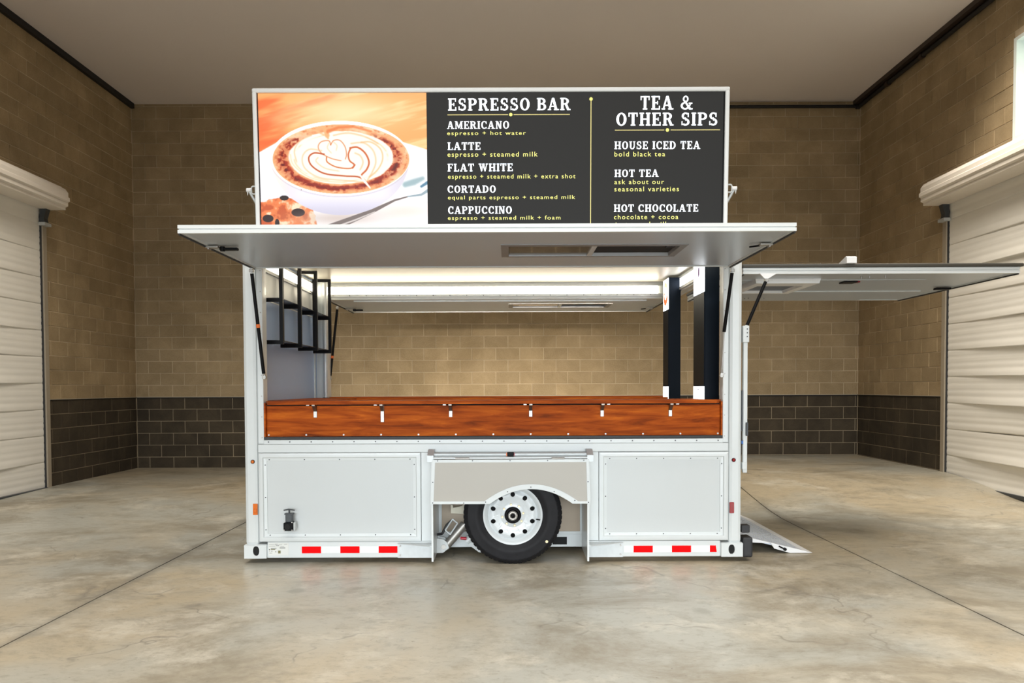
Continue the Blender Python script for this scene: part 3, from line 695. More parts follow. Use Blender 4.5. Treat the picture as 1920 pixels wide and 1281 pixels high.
# --- lights, tape, data plate, drain valve on the white side
for x, mt, nm in ((-2.039, M_AMBER, 'amber'), (1.772, M_REDLENS, 'red')):
    o = P('clearance_lamp', MB().lathe([(.016, -.001), (.016, -.006), (.0125, -.009), (.0125, -.004)], (x, 0, .810), 20), M_BLACK)
    part('lens', MB().lathe([(.0125, -.005), (.010, -.011), (.001, -.013)], (x, 0, .810), 20), mt, o, label='small round %s lens' % nm)
o = P('side_reflector', MB().box(-2.042, -2.005, -.008, .004, .386, .476, bev=.004), M_AMBER, label='upright amber reflector on the front post'); part('lens_bulge', MB().box(-2.036, -2.011, -.013, -.006, .404, .436, bev=.005), M_AMBER, o)
P('side_reflector', MB().box(1.741, 1.777, -.008, .004, .386, .474, bev=.004), M_REDLENS, label='upright red reflector on the rear post')
def tape(segs, z0, z1):
    for xa, xb, red in segs: P('tape_piece', BX(xa, xb, .0015, .005, z0, z1), M_REDTAPE if red else M_WHTAPE, label='red reflective tape' if red else 'white reflective tape')
tape([(-1.659, -1.506, 1), (-1.506, -1.353, 0), (-1.353, -1.200, 1), (-1.200, -1.048, 0), (-1.048, -.899, 1)], .078, .132)
tape([(.905, .980, 0), (.980, 1.133, 1), (1.133, 1.285, 0), (1.285, 1.438, 1), (1.438, 1.587, 0)], .075, .128)
P('tape_piece', MB().prism([(1.587, .076), (1.642, .076), (1.634, .128), (1.587, .128)], 'y', .0015, .005), M_REDTAPE)
st = P('data_sticker', BX(-1.925, -1.765, .0010, .005, .062, .163), M_STICKER)
pr = MB()
for xa, xb, z, h in ((-1.92, -1.88, .150, .002), (-1.875, -1.85, .151, .003), (-1.845, -1.815, .146, .002), (-1.80, -1.775, .151, .002), (-1.92, -1.87, .136, .002), (-1.865, -1.84, .138, .003), (-1.83, -1.80, .132, .002), (-1.905, -1.86, .117, .004), (-1.835, -1.79, .119, .005), (-1.92, -1.912, .106, .007), (-1.918, -1.912, .095, .004), (-1.90, -1.895, .092, .008), (-1.87, -1.862, .088, .006), (-1.917, -1.895, .080, .002)):
    pr.box(xa, xb, .0002, .0012, z, z + h)
part('fine_print', pr, M_PRINT, st, kind='stuff'); part('olive_print', BX(-1.905, -1.870, .0000, .0012, .108, .114).box(-1.848, -1.828, .0000, .0012, .078, .1), M_OLIVE, st, kind='stuff')
v = P('drain_valve', MB().box(-1.780, -1.702, -.085, -.02, .272, .335, bev=.006).tube((-1.742, -.02, .305), (-1.742, .012, .305), .034, 20), M_BLACK, label='black gate valve with grey body and T handle')
part('gate_body', MB().box(-1.770, -1.712, -.065, -.030, .335, .405, bev=.008).box(-1.776, -1.706, -.068, -.027, .395, .408, bev=.003), M_GREYPLASTIC, v)
part('handle_stem', MB().tube((-1.741, -.048, .405), (-1.741, -.048, .436), .007, 10), M_GREYPLASTIC, v)
part('t_handle', MB().tube((-1.785, -.048, .430), (-1.745, -.048, .438), .005, 8).tube((-1.745, -.048, .438), (-1.698, -.048, .430), .005, 8), M_GREYPLASTIC, v)
part('outlet_bore', MB().tube((-1.748, -.0862, .303), (-1.748, -.08, .303), .022, 20), M_VOID, v)
part('flange_bolts', MB().tube((-1.710, -.085, .340), (-1.710, -.089, .340), .005, 8).tube((-1.710, -.085, .279), (-1.710, -.089, .279), .005, 8).tube((-1.773, -.085, .279), (-1.773, -.089, .279), .005, 8), M_STEEL, v, kind='stuff')
part('flange_edge', BX(-1.700, -1.694, -.08, -.01, .276, .338), M_WHITE, v)

# --- wooden counters
P('counter_front_panel', BX(-1.952, 1.688, .055, .075, .995, 1.250), M_WOOD, label='orange teak panel facing out under the counter lip')
P('painted_lip_shade', BX(-1.94, 1.676, .066, .0745, 1.2502, 1.2615), M_VOID)  # black strip painting in the shade under the counter lip
P('panel_return', BX(-1.952, -1.94, .02, .055, 1.006, 1.275), M_WOOD); P('panel_return', BX(1.676, 1.688, .02, .055, 1.006, 1.275), M_WOOD)
P('serving_lip', MB().prism([(-1.90, -.05), (1.625, -.05), (1.66, .02), (1.66, .075), (-1.93, .075), (-1.93, .02)], 'z', 1.262, 1.290), M_WOOD, label='teak counter lip propped on folding brackets')
P('counter_top', BX(-1.95, 1.688, .075, .165, 1.258, 1.288), M_WOOD)
P('counter_top', BX(-2.07, 1.603, .165, .62, 1.258, 1.288), M_WOOD)
P('counter_top', BX(-2.07, -1.55, .62, 1.75, 1.258, 1.288), M_WOOD)
P('counter_top', BX(-2.07, 1.603, 1.75, D - .165, 1.258, 1.288), M_WOOD)
P('rear_ledge', BX(-1.94, 1.69, D - .165, D + .04, 1.262, 1.296), M_WOOD)
sm = MB()
for i in range(13): x = -1.925 + i * (3.585 / 12); sm.tube((x, .057, 1.018), (x, .051, 1.018), .007, 10)
P('panel_screws', sm, M_STEEL, kind='stuff')
for i, x in enumerate((-1.552, -1.017, -.472, .166, .736, 1.280)):
    long_ = i == 1; s_ = 1 if i >= 4 else -1
    b = P('folding_bracket', MB().box(x - .014, x + .014, .046, .055, 1.118 if long_ else 1.156, 1.262 if long_ else 1.21, bev=.002), M_STEEL)
    ar = MB().prism([(.053, 1.205), (.046, 1.205), (-.015, 1.25), (-.015, 1.262), (.053, 1.262)], 'x', x - .012, x + .012)
    part('bracket_arm', ar, mat('dark_steel_arm', (.22, .19, .16), .35, metal=.9), b)
    part('release_lever', BX(x + s_ * .045 - .012, x + s_ * .045 + .012, -.01, .02, 1.252, 1.260), M_STEEL, b)

# --- LED strips inside
def led(name, mb, cool=False): return P(name, mb, E_LEDC if cool else E_LED)
led('led_strip', BX(-1.96, 1.60, D - .118, D - .101, 2.400, 2.478)); led('led_strip', BX(-1.96, 1.72, .101, .115, 2.41, 2.478))
led('led_strip', BX(-2.074, -2.055, .17, 2.2, 2.392, 2.476)); led('led_strip', BX(1.722, 1.737, .70, 1.75, 2.392, 2.476), True)
for za, zb, q in ((2.480, 2.500, .125), (2.372, 2.398, .125)):
    P('led_rail', BX(-1.96, 1.72, D - q, D - .10, za, zb), M_ALU); P('led_rail', BX(-2.075, -2.05, .17, 2.2, za, zb), M_ALU); P('led_rail', BX(1.715, 1.738, .70, 1.75, za, zb), M_ALU)
sm = MB()
for i in range(20): x = -1.9 + i * .18; sm.tube((x, D - .126, 2.385), (x, D - .129, 2.385), .005, 8)
P('rail_screws', sm, M_GREYPLASTIC, kind='stuff')

# --- awnings
def slide_window(parent, xa, xb, ya, yb, z, flip=False):
    """flush sliding window in the awning skin, seen from below"""
    mb = MB()
    def ring(i, zz): return [(xa + i, ya + i, zz), (xb - i, ya + i, zz), (xb - i, yb - i, zz), (xa + i, yb - i, zz)]
    for (a, za), (b, zb) in zip([(0, z), (0, z - .004), (.05, z - .006), (.055, z + .02)], [(0, z - .004), (.05, z - .006), (.055, z + .02), (.055, z + .03)]): mb.ring(ring(a, za), ring(b, zb))
    f = part('sliding_window', mb, mat('dull_window_frame', (.24, .24, .245), .4, metal=.3), parent)
    xm = xa + (xb - xa) * .5
    part('pane', BX(xa + .055, xm, ya + .055, yb - .055, z + .006, z + .012), M_MIRROR, f, label='reflective glass pane')
    part('pane', BX(xm + .02, xb - .055, ya + .055, yb - .055, z + .018, z + .024), M_VOID, f, label='dark open half of the sliding window')
    part('mullion', BX(xm - .012, xm + .022, ya + .05, yb - .05, z - .004, z + .02), M_ALU, f)
    part('window_catch', BX(xb - .13, xb - .07, ya + .07, ya + .15, z + .0, z + .016), M_BLACK, f)
def awning(xa, xb, ya, yb, z0, name, label, wx=None, wy=None):
    fr = MB(); t = .028
    for (a, b, c, d_) in ((xa, xb, ya, ya + t), (xa, xb, yb - t, yb), (xa, xa + t, ya + t, yb - t), (xb - t, xb, ya + t, yb - t)):
        fr.box(a, b, c, d_, z0, z0 + .0215); fr.box(a, b, c, d_, z0 + .0285, z0 + .050)
    fr.box(xa + .006, xb - .006, ya + .006, ya + t - .003, z0 + .0215, z0 + .0285); fr.box(xa + .006, xb - .006, yb - t + .003, yb - .006, z0 + .0215, z0 + .0285)
    for a in (xa + .006, xb - t + .003): fr.box(a, a + t - .009, ya + t, yb - t, z0 + .0215, z0 + .0285)
    A = P(name, fr, M_WHITE, label=label)
    part('awning_skin', MB().box(xa + t, xb - t, ya + t, yb - t, z0 + .006, z0 + .012) if wx is None else
         MB().box(xa + t, wx[0], ya + t, yb - t, z0 + .006, z0 + .012).box(wx[1], xb - t, ya + t, yb - t, z0 + .006, z0 + .012).box(wx[0], wx[1], ya + t, wy[0], z0 + .006, z0 + .012).box(wx[0], wx[1], wy[1], yb - t, z0 + .006, z0 + .012), M_SILVER, A)
    part('top_sheet', BX(xa + t, xb - t, ya + t, yb - t, z0 + .036, z0 + .046), M_WHITE, A)
    if wx: slide_window(A, wx[0], wx[1], wy[0], wy[1], z0 + .006)
    for a in (xa + .002, xb - .012): part('edge_seal', BX(a, a + .010, ya + .01, yb - .01, z0 - .010, z0 - .0005), M_RUBBER, A)
    return A
AW = awning(-2.004, 1.737, -1.432, -.02, 2.330, 'front_awning', 'raised silver-skinned awning over the serving hatch', (-.055, 1.19), (-.985, -.50))
RA = awning(-1.99, 1.75, D + .01, 3.82, 2.350, 'rear_awning', 'raised awning over the far serving hatch', (-.01, 1.19), (2.86, 3.32))
def latch(parent, x, y, z, s_, black=True):
    l = part('awning_latch', MB().box(min(x, x + s_ * .085), max(x, x + s_ * .085), y - .025, y + .025, z - .014, z - .001, bev=.003).tube((x + s_ * .02, y - .02, z - .018), (x + s_ * .02, y + .02, z - .018), .006, 8), M_STEEL, parent)
    part('latch_lever', MB().box(min(x + s_ * .08, x + s_ * .20), max(x + s_ * .08, x + s_ * .20), y + .01, y + .05, z - .024, z - .006, bev=.006).tube((x + s_ * .1, y + .02, z - .03), (x + s_ * .1, y + .02, z), .016, 10) if black else MB().tube((x + s_ * .08, y + .01, z - .012), (x + s_ * .13, y + .06, z - .012), .006, 8), M_BLACK, l)
latch(AW, -1.998, -1.00, 2.330, 1); latch(AW, 1.727, -1.02, 2.330, -1, False)
latch(RA, -1.975, 3.30, 2.350, 1); latch(RA, 1.73, 3.30, 2.350, -1, False)
P('screen_seal', BX(-.195, -.035, -1.40, -1.36, 2.378, 2.388), M_BLACK, label='small black gasket on the awning edge')
# end awning with vent
ea = awning(1.90, 4.15, .20, 2.20, 2.305, 'end_awning', 'raised awning door over the end of the trailer')
part('edge_cap', MB().box(1.89, 4.175, .185, 2.215, 2.357, 2.385, bev=.008), mat('dark_awning_cap', (.06, .055, .045), .4), ea)
part('seam_strip', BX(1.93, 3.97, 1.40, 1.424, 2.302, 2.312), M_WHITE, ea)
part('seam_strip', BX(1.95, 3.6, .60, .604, 2.306, 2.312), M_ALU, ea)
part('lower_door_panel', BX(1.93, 3.7, 1.43, 2.17, 2.304, 2.311), M_SILVER, ea)
vt = part('roof_vent', MB().ring([(2.10, .52, 2.311), (2.66, .52, 2.311), (2.66, 1.30, 2.311), (2.10, 1.30, 2.311)], [(2.11, .53, 2.272), (2.65, .53, 2.272), (2.65, 1.29, 2.272), (2.11, 1.29, 2.272)]).ring([(2.11, .53, 2.272), (2.65, .53, 2.272), (2.65, 1.29, 2.272), (2.11, 1.29, 2.272)], [(2.18, .72, 2.272), (2.58, .72, 2.272), (2.58, 1.24, 2.272), (2.18, 1.24, 2.272)]).ring([(2.18, .72, 2.272), (2.58, .72, 2.272), (2.58, 1.24, 2.272), (2.18, 1.24, 2.272)], [(2.19, .73, 2.30), (2.57, .73, 2.30), (2.57, 1.23, 2.30), (2.19, 1.23, 2.30)]), M_WHTAPE, ea)
part('vent_mesh', BX(2.185, 2.575, .725, 1.235, 2.296, 2.300), mat('blue_grey_mesh', (.10, .13, .18), .4), vt)
lk = part('door_lock', BX(2.93, 3.045, .68, .80, 2.299, 2.311), M_BLACK, ea); part('lock_tab', BX(3.045, 3.07, .69, .75, 2.300, 2.311), mat('dark_red_plastic', (.25, .005, .02), .3), lk)
part('door_stop', MB().prism([(.15, 2.384), (.15, 2.43), (.17, 2.44), (.34, 2.395), (.34, 2.384)], 'x', 2.72, 2.80), M_WHTAPE, ea)
part('end_latch', MB().box(3.96, 4.10, 1.10, 1.16, 2.285, 2.304, bev=.005), M_BLACK, ea)
bl = MB()
for x, y in ((2.95, .40), (3.0, .36), (3.13, .36), (2.42, 1.9), (2.46, 1.9), (2.62, 1.9)): bl.tube((x, y, 2.311), (x, y, 2.290), .007, 8)
part('panel_bolts', bl, M_STEEL, ea)

# floodlight bar under the far awning, shining on the block wall behind
fl = P('awning_flood_bar', BX(-1.7, 1.5, D - .008, D + .008, 2.331, 2.344), M_ALU)
part('diffuser', BX(-1.68, 1.48, D + .008, D + .012, 2.332, 2.343), E_LED, fl)
area('awning_flood', (-.1, D + .02, 2.336), (PI / 2 - math.radians(34), 0, 0), 3.1, .02, 84, (1.0, 0.90, 0.75), math.radians(82))

# --- gas struts
def strut(name, a, mid, b, band=None, rod_low=False, label=None):
    """fat black cylinder between a and mid, thin rod to b"""
    a, mid, b = Vector(a), Vector(mid), Vector(b)
    o = P('gas_strut', MB().tube(a, mid, .0135, 14), M_BLACK, label=label)
    part('rod', MB().tube(mid, b, .0055 if (b - mid).length > .1 else .010, 10), M_STEEL, o)
    d = (b - a).normalized()
    for p in (a - d * .02, b):
        part('end_fitting', MB().tube(p - Vector((.016, 0, 0)), p + Vector((.016, 0, 0)), .013, 10).box(p.x - .010, p.x + .010, p.y - .012, p.y + .012, p.z - .012, p.z + .02), M_STEEL, o)
    if band is not None:
        q = a.lerp(mid, band); part('band', MB().tube(q, q + (mid - a).normalized() * .028, .0152, 14), M_ORANGE, o)
    return o
strut('fl', (-1.972, -.165, 2.272), (-1.934, -.030, 1.508), (-1.932, -.022, 1.478), band=.50)
strut('rl', (-1.888, 2.42, 2.25), (-1.950, 2.33, 1.525), (-1.953, 2.33, 1.498), band=.70)
strut('fr', (1.706, -.165, 2.262), (1.684, -.03, 1.822), (1.668, -.02, 1.478))
strut('er', (2.070, .165, 2.235), (1.895, .075, 1.878), (1.885, .07, 1.86))
P('strut_base', BX(-1.998, -1.955, D - .14, D - .085, 1.475, 1.505), M_STEEL)
P('strut_mount', MB().prism([(2.02, 2.304), (2.16, 2.304), (2.09, 2.262), (2.06, 2.262)], 'y', .155, .175), M_WHTAPE)

# --- narrow door leaf and fittings on the end, seen edge-on
dl = P('end_door_leaf', MB().box(1.850, 1.884, .012, .05, .706, 1.862, bev=.005), M_WHITE, label='white folded end door seen edge-on')
part('hinge_plate', MB().box(1.842, 1.892, .0, .045, 1.74, 1.872, bev=.004), M_WHITE, dl)
part('hinge_plate', MB().box(1.842, 1.880, .0, .045, .735, .79, bev=.004), M_WHITE, dl)
part('hinge_screws', MB().tube((1.875, .001, 1.845), (1.875, -.003, 1.845), .005, 8).tube((1.875, .001, 1.815), (1.875, -.003, 1.815), .005, 8).tube((1.875, .001, 1.785), (1.875, -.003, 1.785), .005, 8), M_GREYPLASTIC, dl)
part('pull_handle', MB().box(1.868, 1.882, -.02, .012, 1.00, 1.108, bev=.004), M_GREYPLASTIC, dl)
part('piano_hinge', BX(1.838, 1.848, .012, .03, 1.04, 1.36), M_GREYPLASTIC, dl); part('blue_tag', BX(1.838, 1.850, .010, .02, .935, .962), M_BLUE, dl)
for za, zb, xb in ((.225, .285, 1.911), ):
    P('bumper_stop', MB().box(1.845, xb, .02, .10, za, zb, bev=.006), M_RUBBER)
P('bumper_stop', MB().box(1.851, 1.930, .0, .14, .030, .192, bev=.014), M_RUBBER)

# --- raised menu screen
SA = .05
S = bpy.data.objects.new('menu_screen', None)
sf = MB(); x0, x1, h0, h1 = -1.998, 1.722, .02, 1.126
for a, b, c, d_ in ((x0, x1, h1 - .034, h1), (x0, x1, h0, h0 + .034), (x0 + .0005, x0 + .034, h0 + .026, h1 - .026), (x1 - .034, x1 - .0005, h0 + .026, h1 - .026)): sf.box(a, b, -.012 if d_ - c < .1 else -.0112, .14 if d_ - c < .1 else .139, c, d_, bev=.010)
sf.box(x0 + .03, x1 - .03, .03, .13, h0 + .03, h1 - .03)
bpy.data.objects.remove(S)
S = P('menu_screen', sf, mat('bright_white_frame', (0.84, 0.88, 0.90), 0.35, var=0.02), loc=(0, .03, 2.60), label='raised LED menu board in a white rounded frame'); S.rotation_euler = (SA, 0, 0)
part('bezel', BX(x0 + .033, x1 - .033, .006, .03, h0 + .03, h1 - .033), M_BLACK, S)
part('menu_display', BX(-.6395, 1.676, .002, .006, h0 + .03, h1 - .036), E_DIM, S, label='charcoal menu half of the LED board')
# picture half: colours computed on a fine grid of diodes
def picture():
    W, H = 1348.0, 1068.0; nx, ny = 330, 262
    rs = np.random.RandomState(4)
    X, Y = np.meshgrid((np.arange(nx) + .5) / nx * W, (np.arange(ny) + .5) / ny * H)
    def vnoise(x, y, seed):
        r = np.random.RandomState(seed); g = r.rand(64, 64)
        xi = np.floor(x).astype(int); yi = np.floor(y).astype(int); fx = x - xi; fy = y - yi
        fx = fx * fx * (3 - 2 * fx); fy = fy * fy * (3 - 2 * fy)
        a = g[yi % 64, xi % 64]; b = g[yi % 64, (xi + 1) % 64]; c = g[(yi + 1) % 64, xi % 64]; d = g[(yi + 1) % 64, (xi + 1) % 64]
        return (a * (1 - fx) + b * fx) * (1 - fy) + (c * (1 - fx) + d * fx) * fy
    def fbm(x, y, seed): return sum(vnoise(x * 2 ** k, y * 2 ** k, seed + k) * .5 ** (k + 1) for k in range(4))
    def st(e0, e1, v): t = np.clip((v - e0) / (e1 - e0), 0, 1); return t * t * (3 - 2 * t)
    def L(a, c, t): return a * (1 - t[..., None]) + np.array(c, float) * t[..., None]
    # warm blurred wood
    s_ = Y + X * .25
    n1 = fbm(X / 420 + .3, s_ / 60, 1)
    img = np.zeros((ny, nx, 3)) + np.array([250, 170, 100.])
    img = L(img, (255, 212, 150), st(.42, .72, n1)); img = L(img, (232, 84, 34), st(.5, .85, fbm(X / 500, s_ / 90, 9) + .25 * (1 - X / 500)) * .75)
    img = L(img, (255, 226, 176), np.exp(-(((X - 700) / 420) ** 2 + ((Y - 150) / 130) ** 2)) * .9)
    # white cloth and saucer
    edge = np.where(X < 640, np.maximum(460 - .54 * X, 300), 370 + (X - 1108) * .31)
    img = L(img, (252, 250, 250), st(-6, 6, Y - edge))
    img = L(img, (226, 224, 236), st(.45, .7, fbm(X / 380, Y / 200, 21)) * st(600, 760, Y) * .6)
    img = L(img, (248, 212, 196), np.exp(-(((X - 1160) / 260) ** 2 + ((Y - 930) / 60) ** 2)) * .55)
    # cookie
    ck = ((X - 160) / 300) ** 2 + ((Y - 1010) / 190) ** 2 + .5 * (fbm(X / 90, Y / 90, 31) - .5)
    nck = fbm(X / 60, Y / 60, 33)
    cc = L(np.zeros_like(img) + np.array([236, 128, 72.]), (252, 224, 190), st(.5, .68, nck)); cc = L(cc, (176, 62, 26), st(.46, .30, nck) * .6)
    img = L(img, (0, 0, 0), np.zeros_like(X)); k = st(1.02, .96, ck); img = img * (1 - k[..., None]) + cc * k[..., None]
    for (cx, cy, rx, ry) in ((300, 938, 54, 32), (190, 822, 36, 20), (55, 985, 44, 30), (128, 1022, 18, 34)):
        img = L(img, (40, 24, 26), st(1.15, .85, ((X - cx) / rx) ** 2 + ((Y - cy) / ry) ** 2))
    # table shadow + spoon
    img = L(img, (196, 176, 166), np.exp(-(((X - 640) / 330) ** 2 + ((Y - 985) / 55) ** 2)) * .7)
    def stroke(pts, wd, col, soft=3.0, amt=1.0):
        nonlocal img
        dmin = np.full(X.shape, 1e9)
        for (ax, ay, aw), (bx, by, bw) in zip(pts, pts[1:]):
            dx, dy = bx - ax, by - ay; t = np.clip(((X - ax) * dx + (Y - ay) * dy) / (dx * dx + dy * dy), 0, 1)
            d = np.hypot(X - ax - t * dx, Y - ay - t * dy) - wd * (aw + (bw - aw) * t); dmin = np.minimum(dmin, d)
        img = L(img, col, st(soft, -soft, dmin) * amt)
    stroke([(480, 1085, 2.0), (700, 1010, 2.0), (900, 930, 1.2), (1080, 845, .6), (1190, 815, .35)], 14, (120, 108, 104)); stroke([(560, 1068, .8), (760, 1000, .8), (920, 935, .4)], 8, (210, 200, 196))
    stroke([(1190, 815, .5), (1300, 800, .9), (1348, 770, 1.2)], 10, (150, 170, 180))
    stroke([(1170, 720, 1.4), (1240, 700, 1.6), (1310, 672, 1.0)], 16, (160, 184, 190), 14); stroke([(1300, 735, 1), (1348, 705, 1.2)], 10, (86, 130, 158), 6)
    # cup body
    cx, cy = 648.0, 512.0
    body = np.where(Y > cy, ((X - cx) / 556) ** 2 + ((Y - cy) / 448) ** 2, 9)
    kb = st(1.012, .988, body)
    bc = np.zeros_like(img) + np.array([238, 234, 246.]); bc = L(bc, (196, 192, 212), st(.0, 1.0, (Y - 790) / 180) * .8); bc = L(bc, (205, 196, 208), st(300, 520, np.abs(X - cx)) * .5); bc = L(bc, (250, 236, 228), st(-350, -520, X - cx))
    img = img * (1 - kb[..., None]) + bc * kb[..., None]
    def ell(px, py, rx, ry): return ((X - px) / rx) ** 2 + ((Y - py) / ry) ** 2
    img = L(img, (200, 190, 200), st(1.02, 1.0, ell(cx, cy + 8, 564, 298)) * .5 * st(cy, cy + 120, Y)); img = L(img, (255, 252, 248), st(1.012, .992, ell(cx, cy, 562, 296)))
    e = ell(655, 518, 550, 274); re = np.sqrt(e); th = np.arctan2((Y - 518) / 274, (X - 655) / 550)
    cf = np.zeros_like(img) + np.array([244, 176, 122.])
    sp = fbm(X / 26, Y / 20, 41)
    cf = L(cf, (255, 226, 190), st(.5, .75, fbm(X / 120, Y / 70, 44)) * .7)
    low = st(-.72, .1, np.sin(th)) * .85 + .15
    side = np.maximum(low, st(.35, .8, np.abs(np.cos(th))) * .8) * (.35 + .65 * st(-.95, -.3, np.sin(th)))
    rc = .835 - .02 * np.cos(th); band = np.exp(-((re - rc) / .07) ** 2) * side
    cf = L(cf, (168, 44, 14), np.clip(band * 1.35 * (.35 + 1.15 * st(.32, .62, sp)), 0, 1)); cf = L(cf, (96, 14, 6), np.clip(np.exp(-((re - rc - .01) / .032) ** 2) * side * st(.42, .62, sp) * 1.1, 0, 1))
    cf = L(cf, (138, 26, 10), np.exp(-((re - rc + .01) / .045) ** 2) * st(.45, .85, np.sin(th)) * .75); cf = L(cf, (200, 96, 48), np.exp(-((re - .96) / .02) ** 2) * st(.45, .7, sp) * .7)
    kc = st(1.01, .99, e); img = img * (1 - kc[..., None]) + cf * kc[..., None]
    # milk foam and latte heart
    img = L(img, (255, 246, 232), st(1.05, .97, ell(655, 505, 418, 208) + .08 * (fbm(X / 70, Y / 50, 51) - .5)))
    img = L(img, (246, 196, 142), np.exp(-((np.sqrt(ell(655, 505, 418, 208)) - .90) / .02) ** 2) * .6 * st(.35, .6, fbm(X / 100, Y / 60, 57)))
    stroke([(525, 270, 1), (548, 330, 1.6), (555, 352, .6)], 12, (238, 176, 120), 8)
    stroke([(380, 282, .5), (455, 290, .8), (520, 325, 1)], 8, (244, 186, 132), 6, .8); stroke([(556, 300, 1.6), (640, 268, 1.2), (760, 262, 1), (900, 300, .8)], 9, (226, 120, 62), 9, .85)
    br = (206, 104, 52)
    def curve(ctrl, wd, col=br, soft=4.0, amt=.95):
        p = np.array(ctrl, float); pts = []
        for i in range(len(p) - 1):
            p0, p1, p2, p3 = p[max(i - 1, 0)], p[i], p[i + 1], p[min(i + 2, len(p) - 1)]
            for t in np.linspace(0, 1, 7)[:-1]:
                q = .5 * (2 * p1 + (p2 - p0) * t + (2 * p0 - 5 * p1 + 4 * p2 - p3) * t * t + (3 * p1 - p0 - 3 * p2 + p3) * t ** 3); pts.append((q[0], q[1], 1))
        pts.append((p[-1][0], p[-1][1], .4)); stroke(pts, wd, col, soft, amt)
    curve([(575, 405), (560, 372), (500, 380), (474, 420), (500, 470), (580, 512), (660, 530)], 4, br, 4, .75); curve([(575, 405), (600, 370), (650, 370), (690, 420), (700, 480), (690, 520)], 4, br, 4, .75)
    curve([(520, 478), (440, 468), (396, 505), (420, 570), (520, 630), (680, 650), (800, 660), (870, 715)], 6, (186, 76, 34)); curve([(540, 500), (545, 540), (620, 580), (730, 590), (770, 560)], 5, br)
    curve([(730, 430), (790, 425), (850, 470), (880, 540), (860, 600), (815, 650), (850, 690)], 7, (200, 92, 44)); curve([(735, 430), (715, 480), (725, 530), (760, 560), (745, 590)], 6, (200, 92, 44))
    curve([(820, 385), (900, 385), (975, 440), (990, 520), (950, 600), (880, 660)], 5, (240, 176, 116), 7, .8); curve([(250, 480), (270, 560), (380, 650), (520, 690), (700, 700)], 4, (246, 206, 160), 6, .8)
    tan = (240, 172, 116)
    for ctl, wd in (([(500, 450), (400, 440), (345, 500), (365, 590), (480, 662), (680, 686), (850, 700)], 5), ([(740, 395), (840, 390), (915, 450), (935, 540), (905, 620), (862, 690)], 6), ([(770, 470), (812, 492), (832, 545), (806, 605)], 6),
                    ([(470, 505), (455, 535), (525, 588), (640, 612)], 4), ([(420, 330), (330, 372), (282, 450), (300, 540)], 5), ([(600, 330), (720, 312), (860, 345), (960, 400)], 6), ([(560, 392), (548, 430), (580, 470)], 3), ([(600, 385), (625, 410), (618, 450)], 3)):
        curve(ctl, wd, tan, 7, .6)
    stroke([(805, 640, .5), (840, 690, 1), (885, 745, .5)], 11, (255, 246, 232), 4)
    img = L(img, (150, 128, 124), st(2, -2, np.hypot(X - 330, Y - 758) - 4))
    return np.clip(img, 0, 255) / 255, nx, ny
pic, nx, ny = picture()
def build_picture():
    xa, xb, za, zb = -1.9545, -.6415, h0 + .03, h1 - .036
    gx = np.linspace(xa, xb, nx + 1); gz = np.linspace(zb, za, ny + 1)
    V = np.zeros(((nx + 1) * (ny + 1), 3)); XX, ZZ = np.meshgrid(gx, gz); V[:, 0] = XX.ravel(); V[:, 1] = .0025; V[:, 2] = ZZ.ravel()
    j, i = np.meshgrid(np.arange(ny), np.arange(nx), indexing='ij'); a = (j * (nx + 1) + i).ravel()
    F = np.stack([a, a + nx + 1, a + nx + 2, a + 1], 1)
    me = bpy.data.meshes.new('picture_display'); me.vertices.add(len(V)); me.vertices.foreach_set('co', V.ravel().astype(np.float32))
    me.loops.add(F.size); me.loops.foreach_set('vertex_index', F.ravel().astype(np.int32)); me.polygons.add(len(F)); me.polygons.foreach_set('loop_start', (np.arange(len(F)) * 4).astype(np.int32))
    me.update(calc_edges=True)
    at = me.attributes.new('diode', 'FLOAT_COLOR', 'FACE')
    c = pic.reshape(-1, 3); lc = np.where(c <= .04045, c / 12.92, ((c + .055) / 1.055) ** 2.4)
    at.data.foreach_set('color', np.concatenate([lc, np.ones((len(lc), 1))], 1).ravel().astype(np.float32))
    mt, nt, b = base_mat('led_picture'); an = nn(nt, 'ShaderNodeAttribute', attribute_name='diode')
    b.inputs['Base Color'].default_value = (.01, .01, .01, 1); nt.links.new(an.outputs['Color'], b.inputs['Emission Color']); b.inputs['Emission Strength'].default_value = 1.15
    return part('picture_display', me, mt, S, label='cup of coffee with milk-foam heart shown on the LED board')
build_picture()

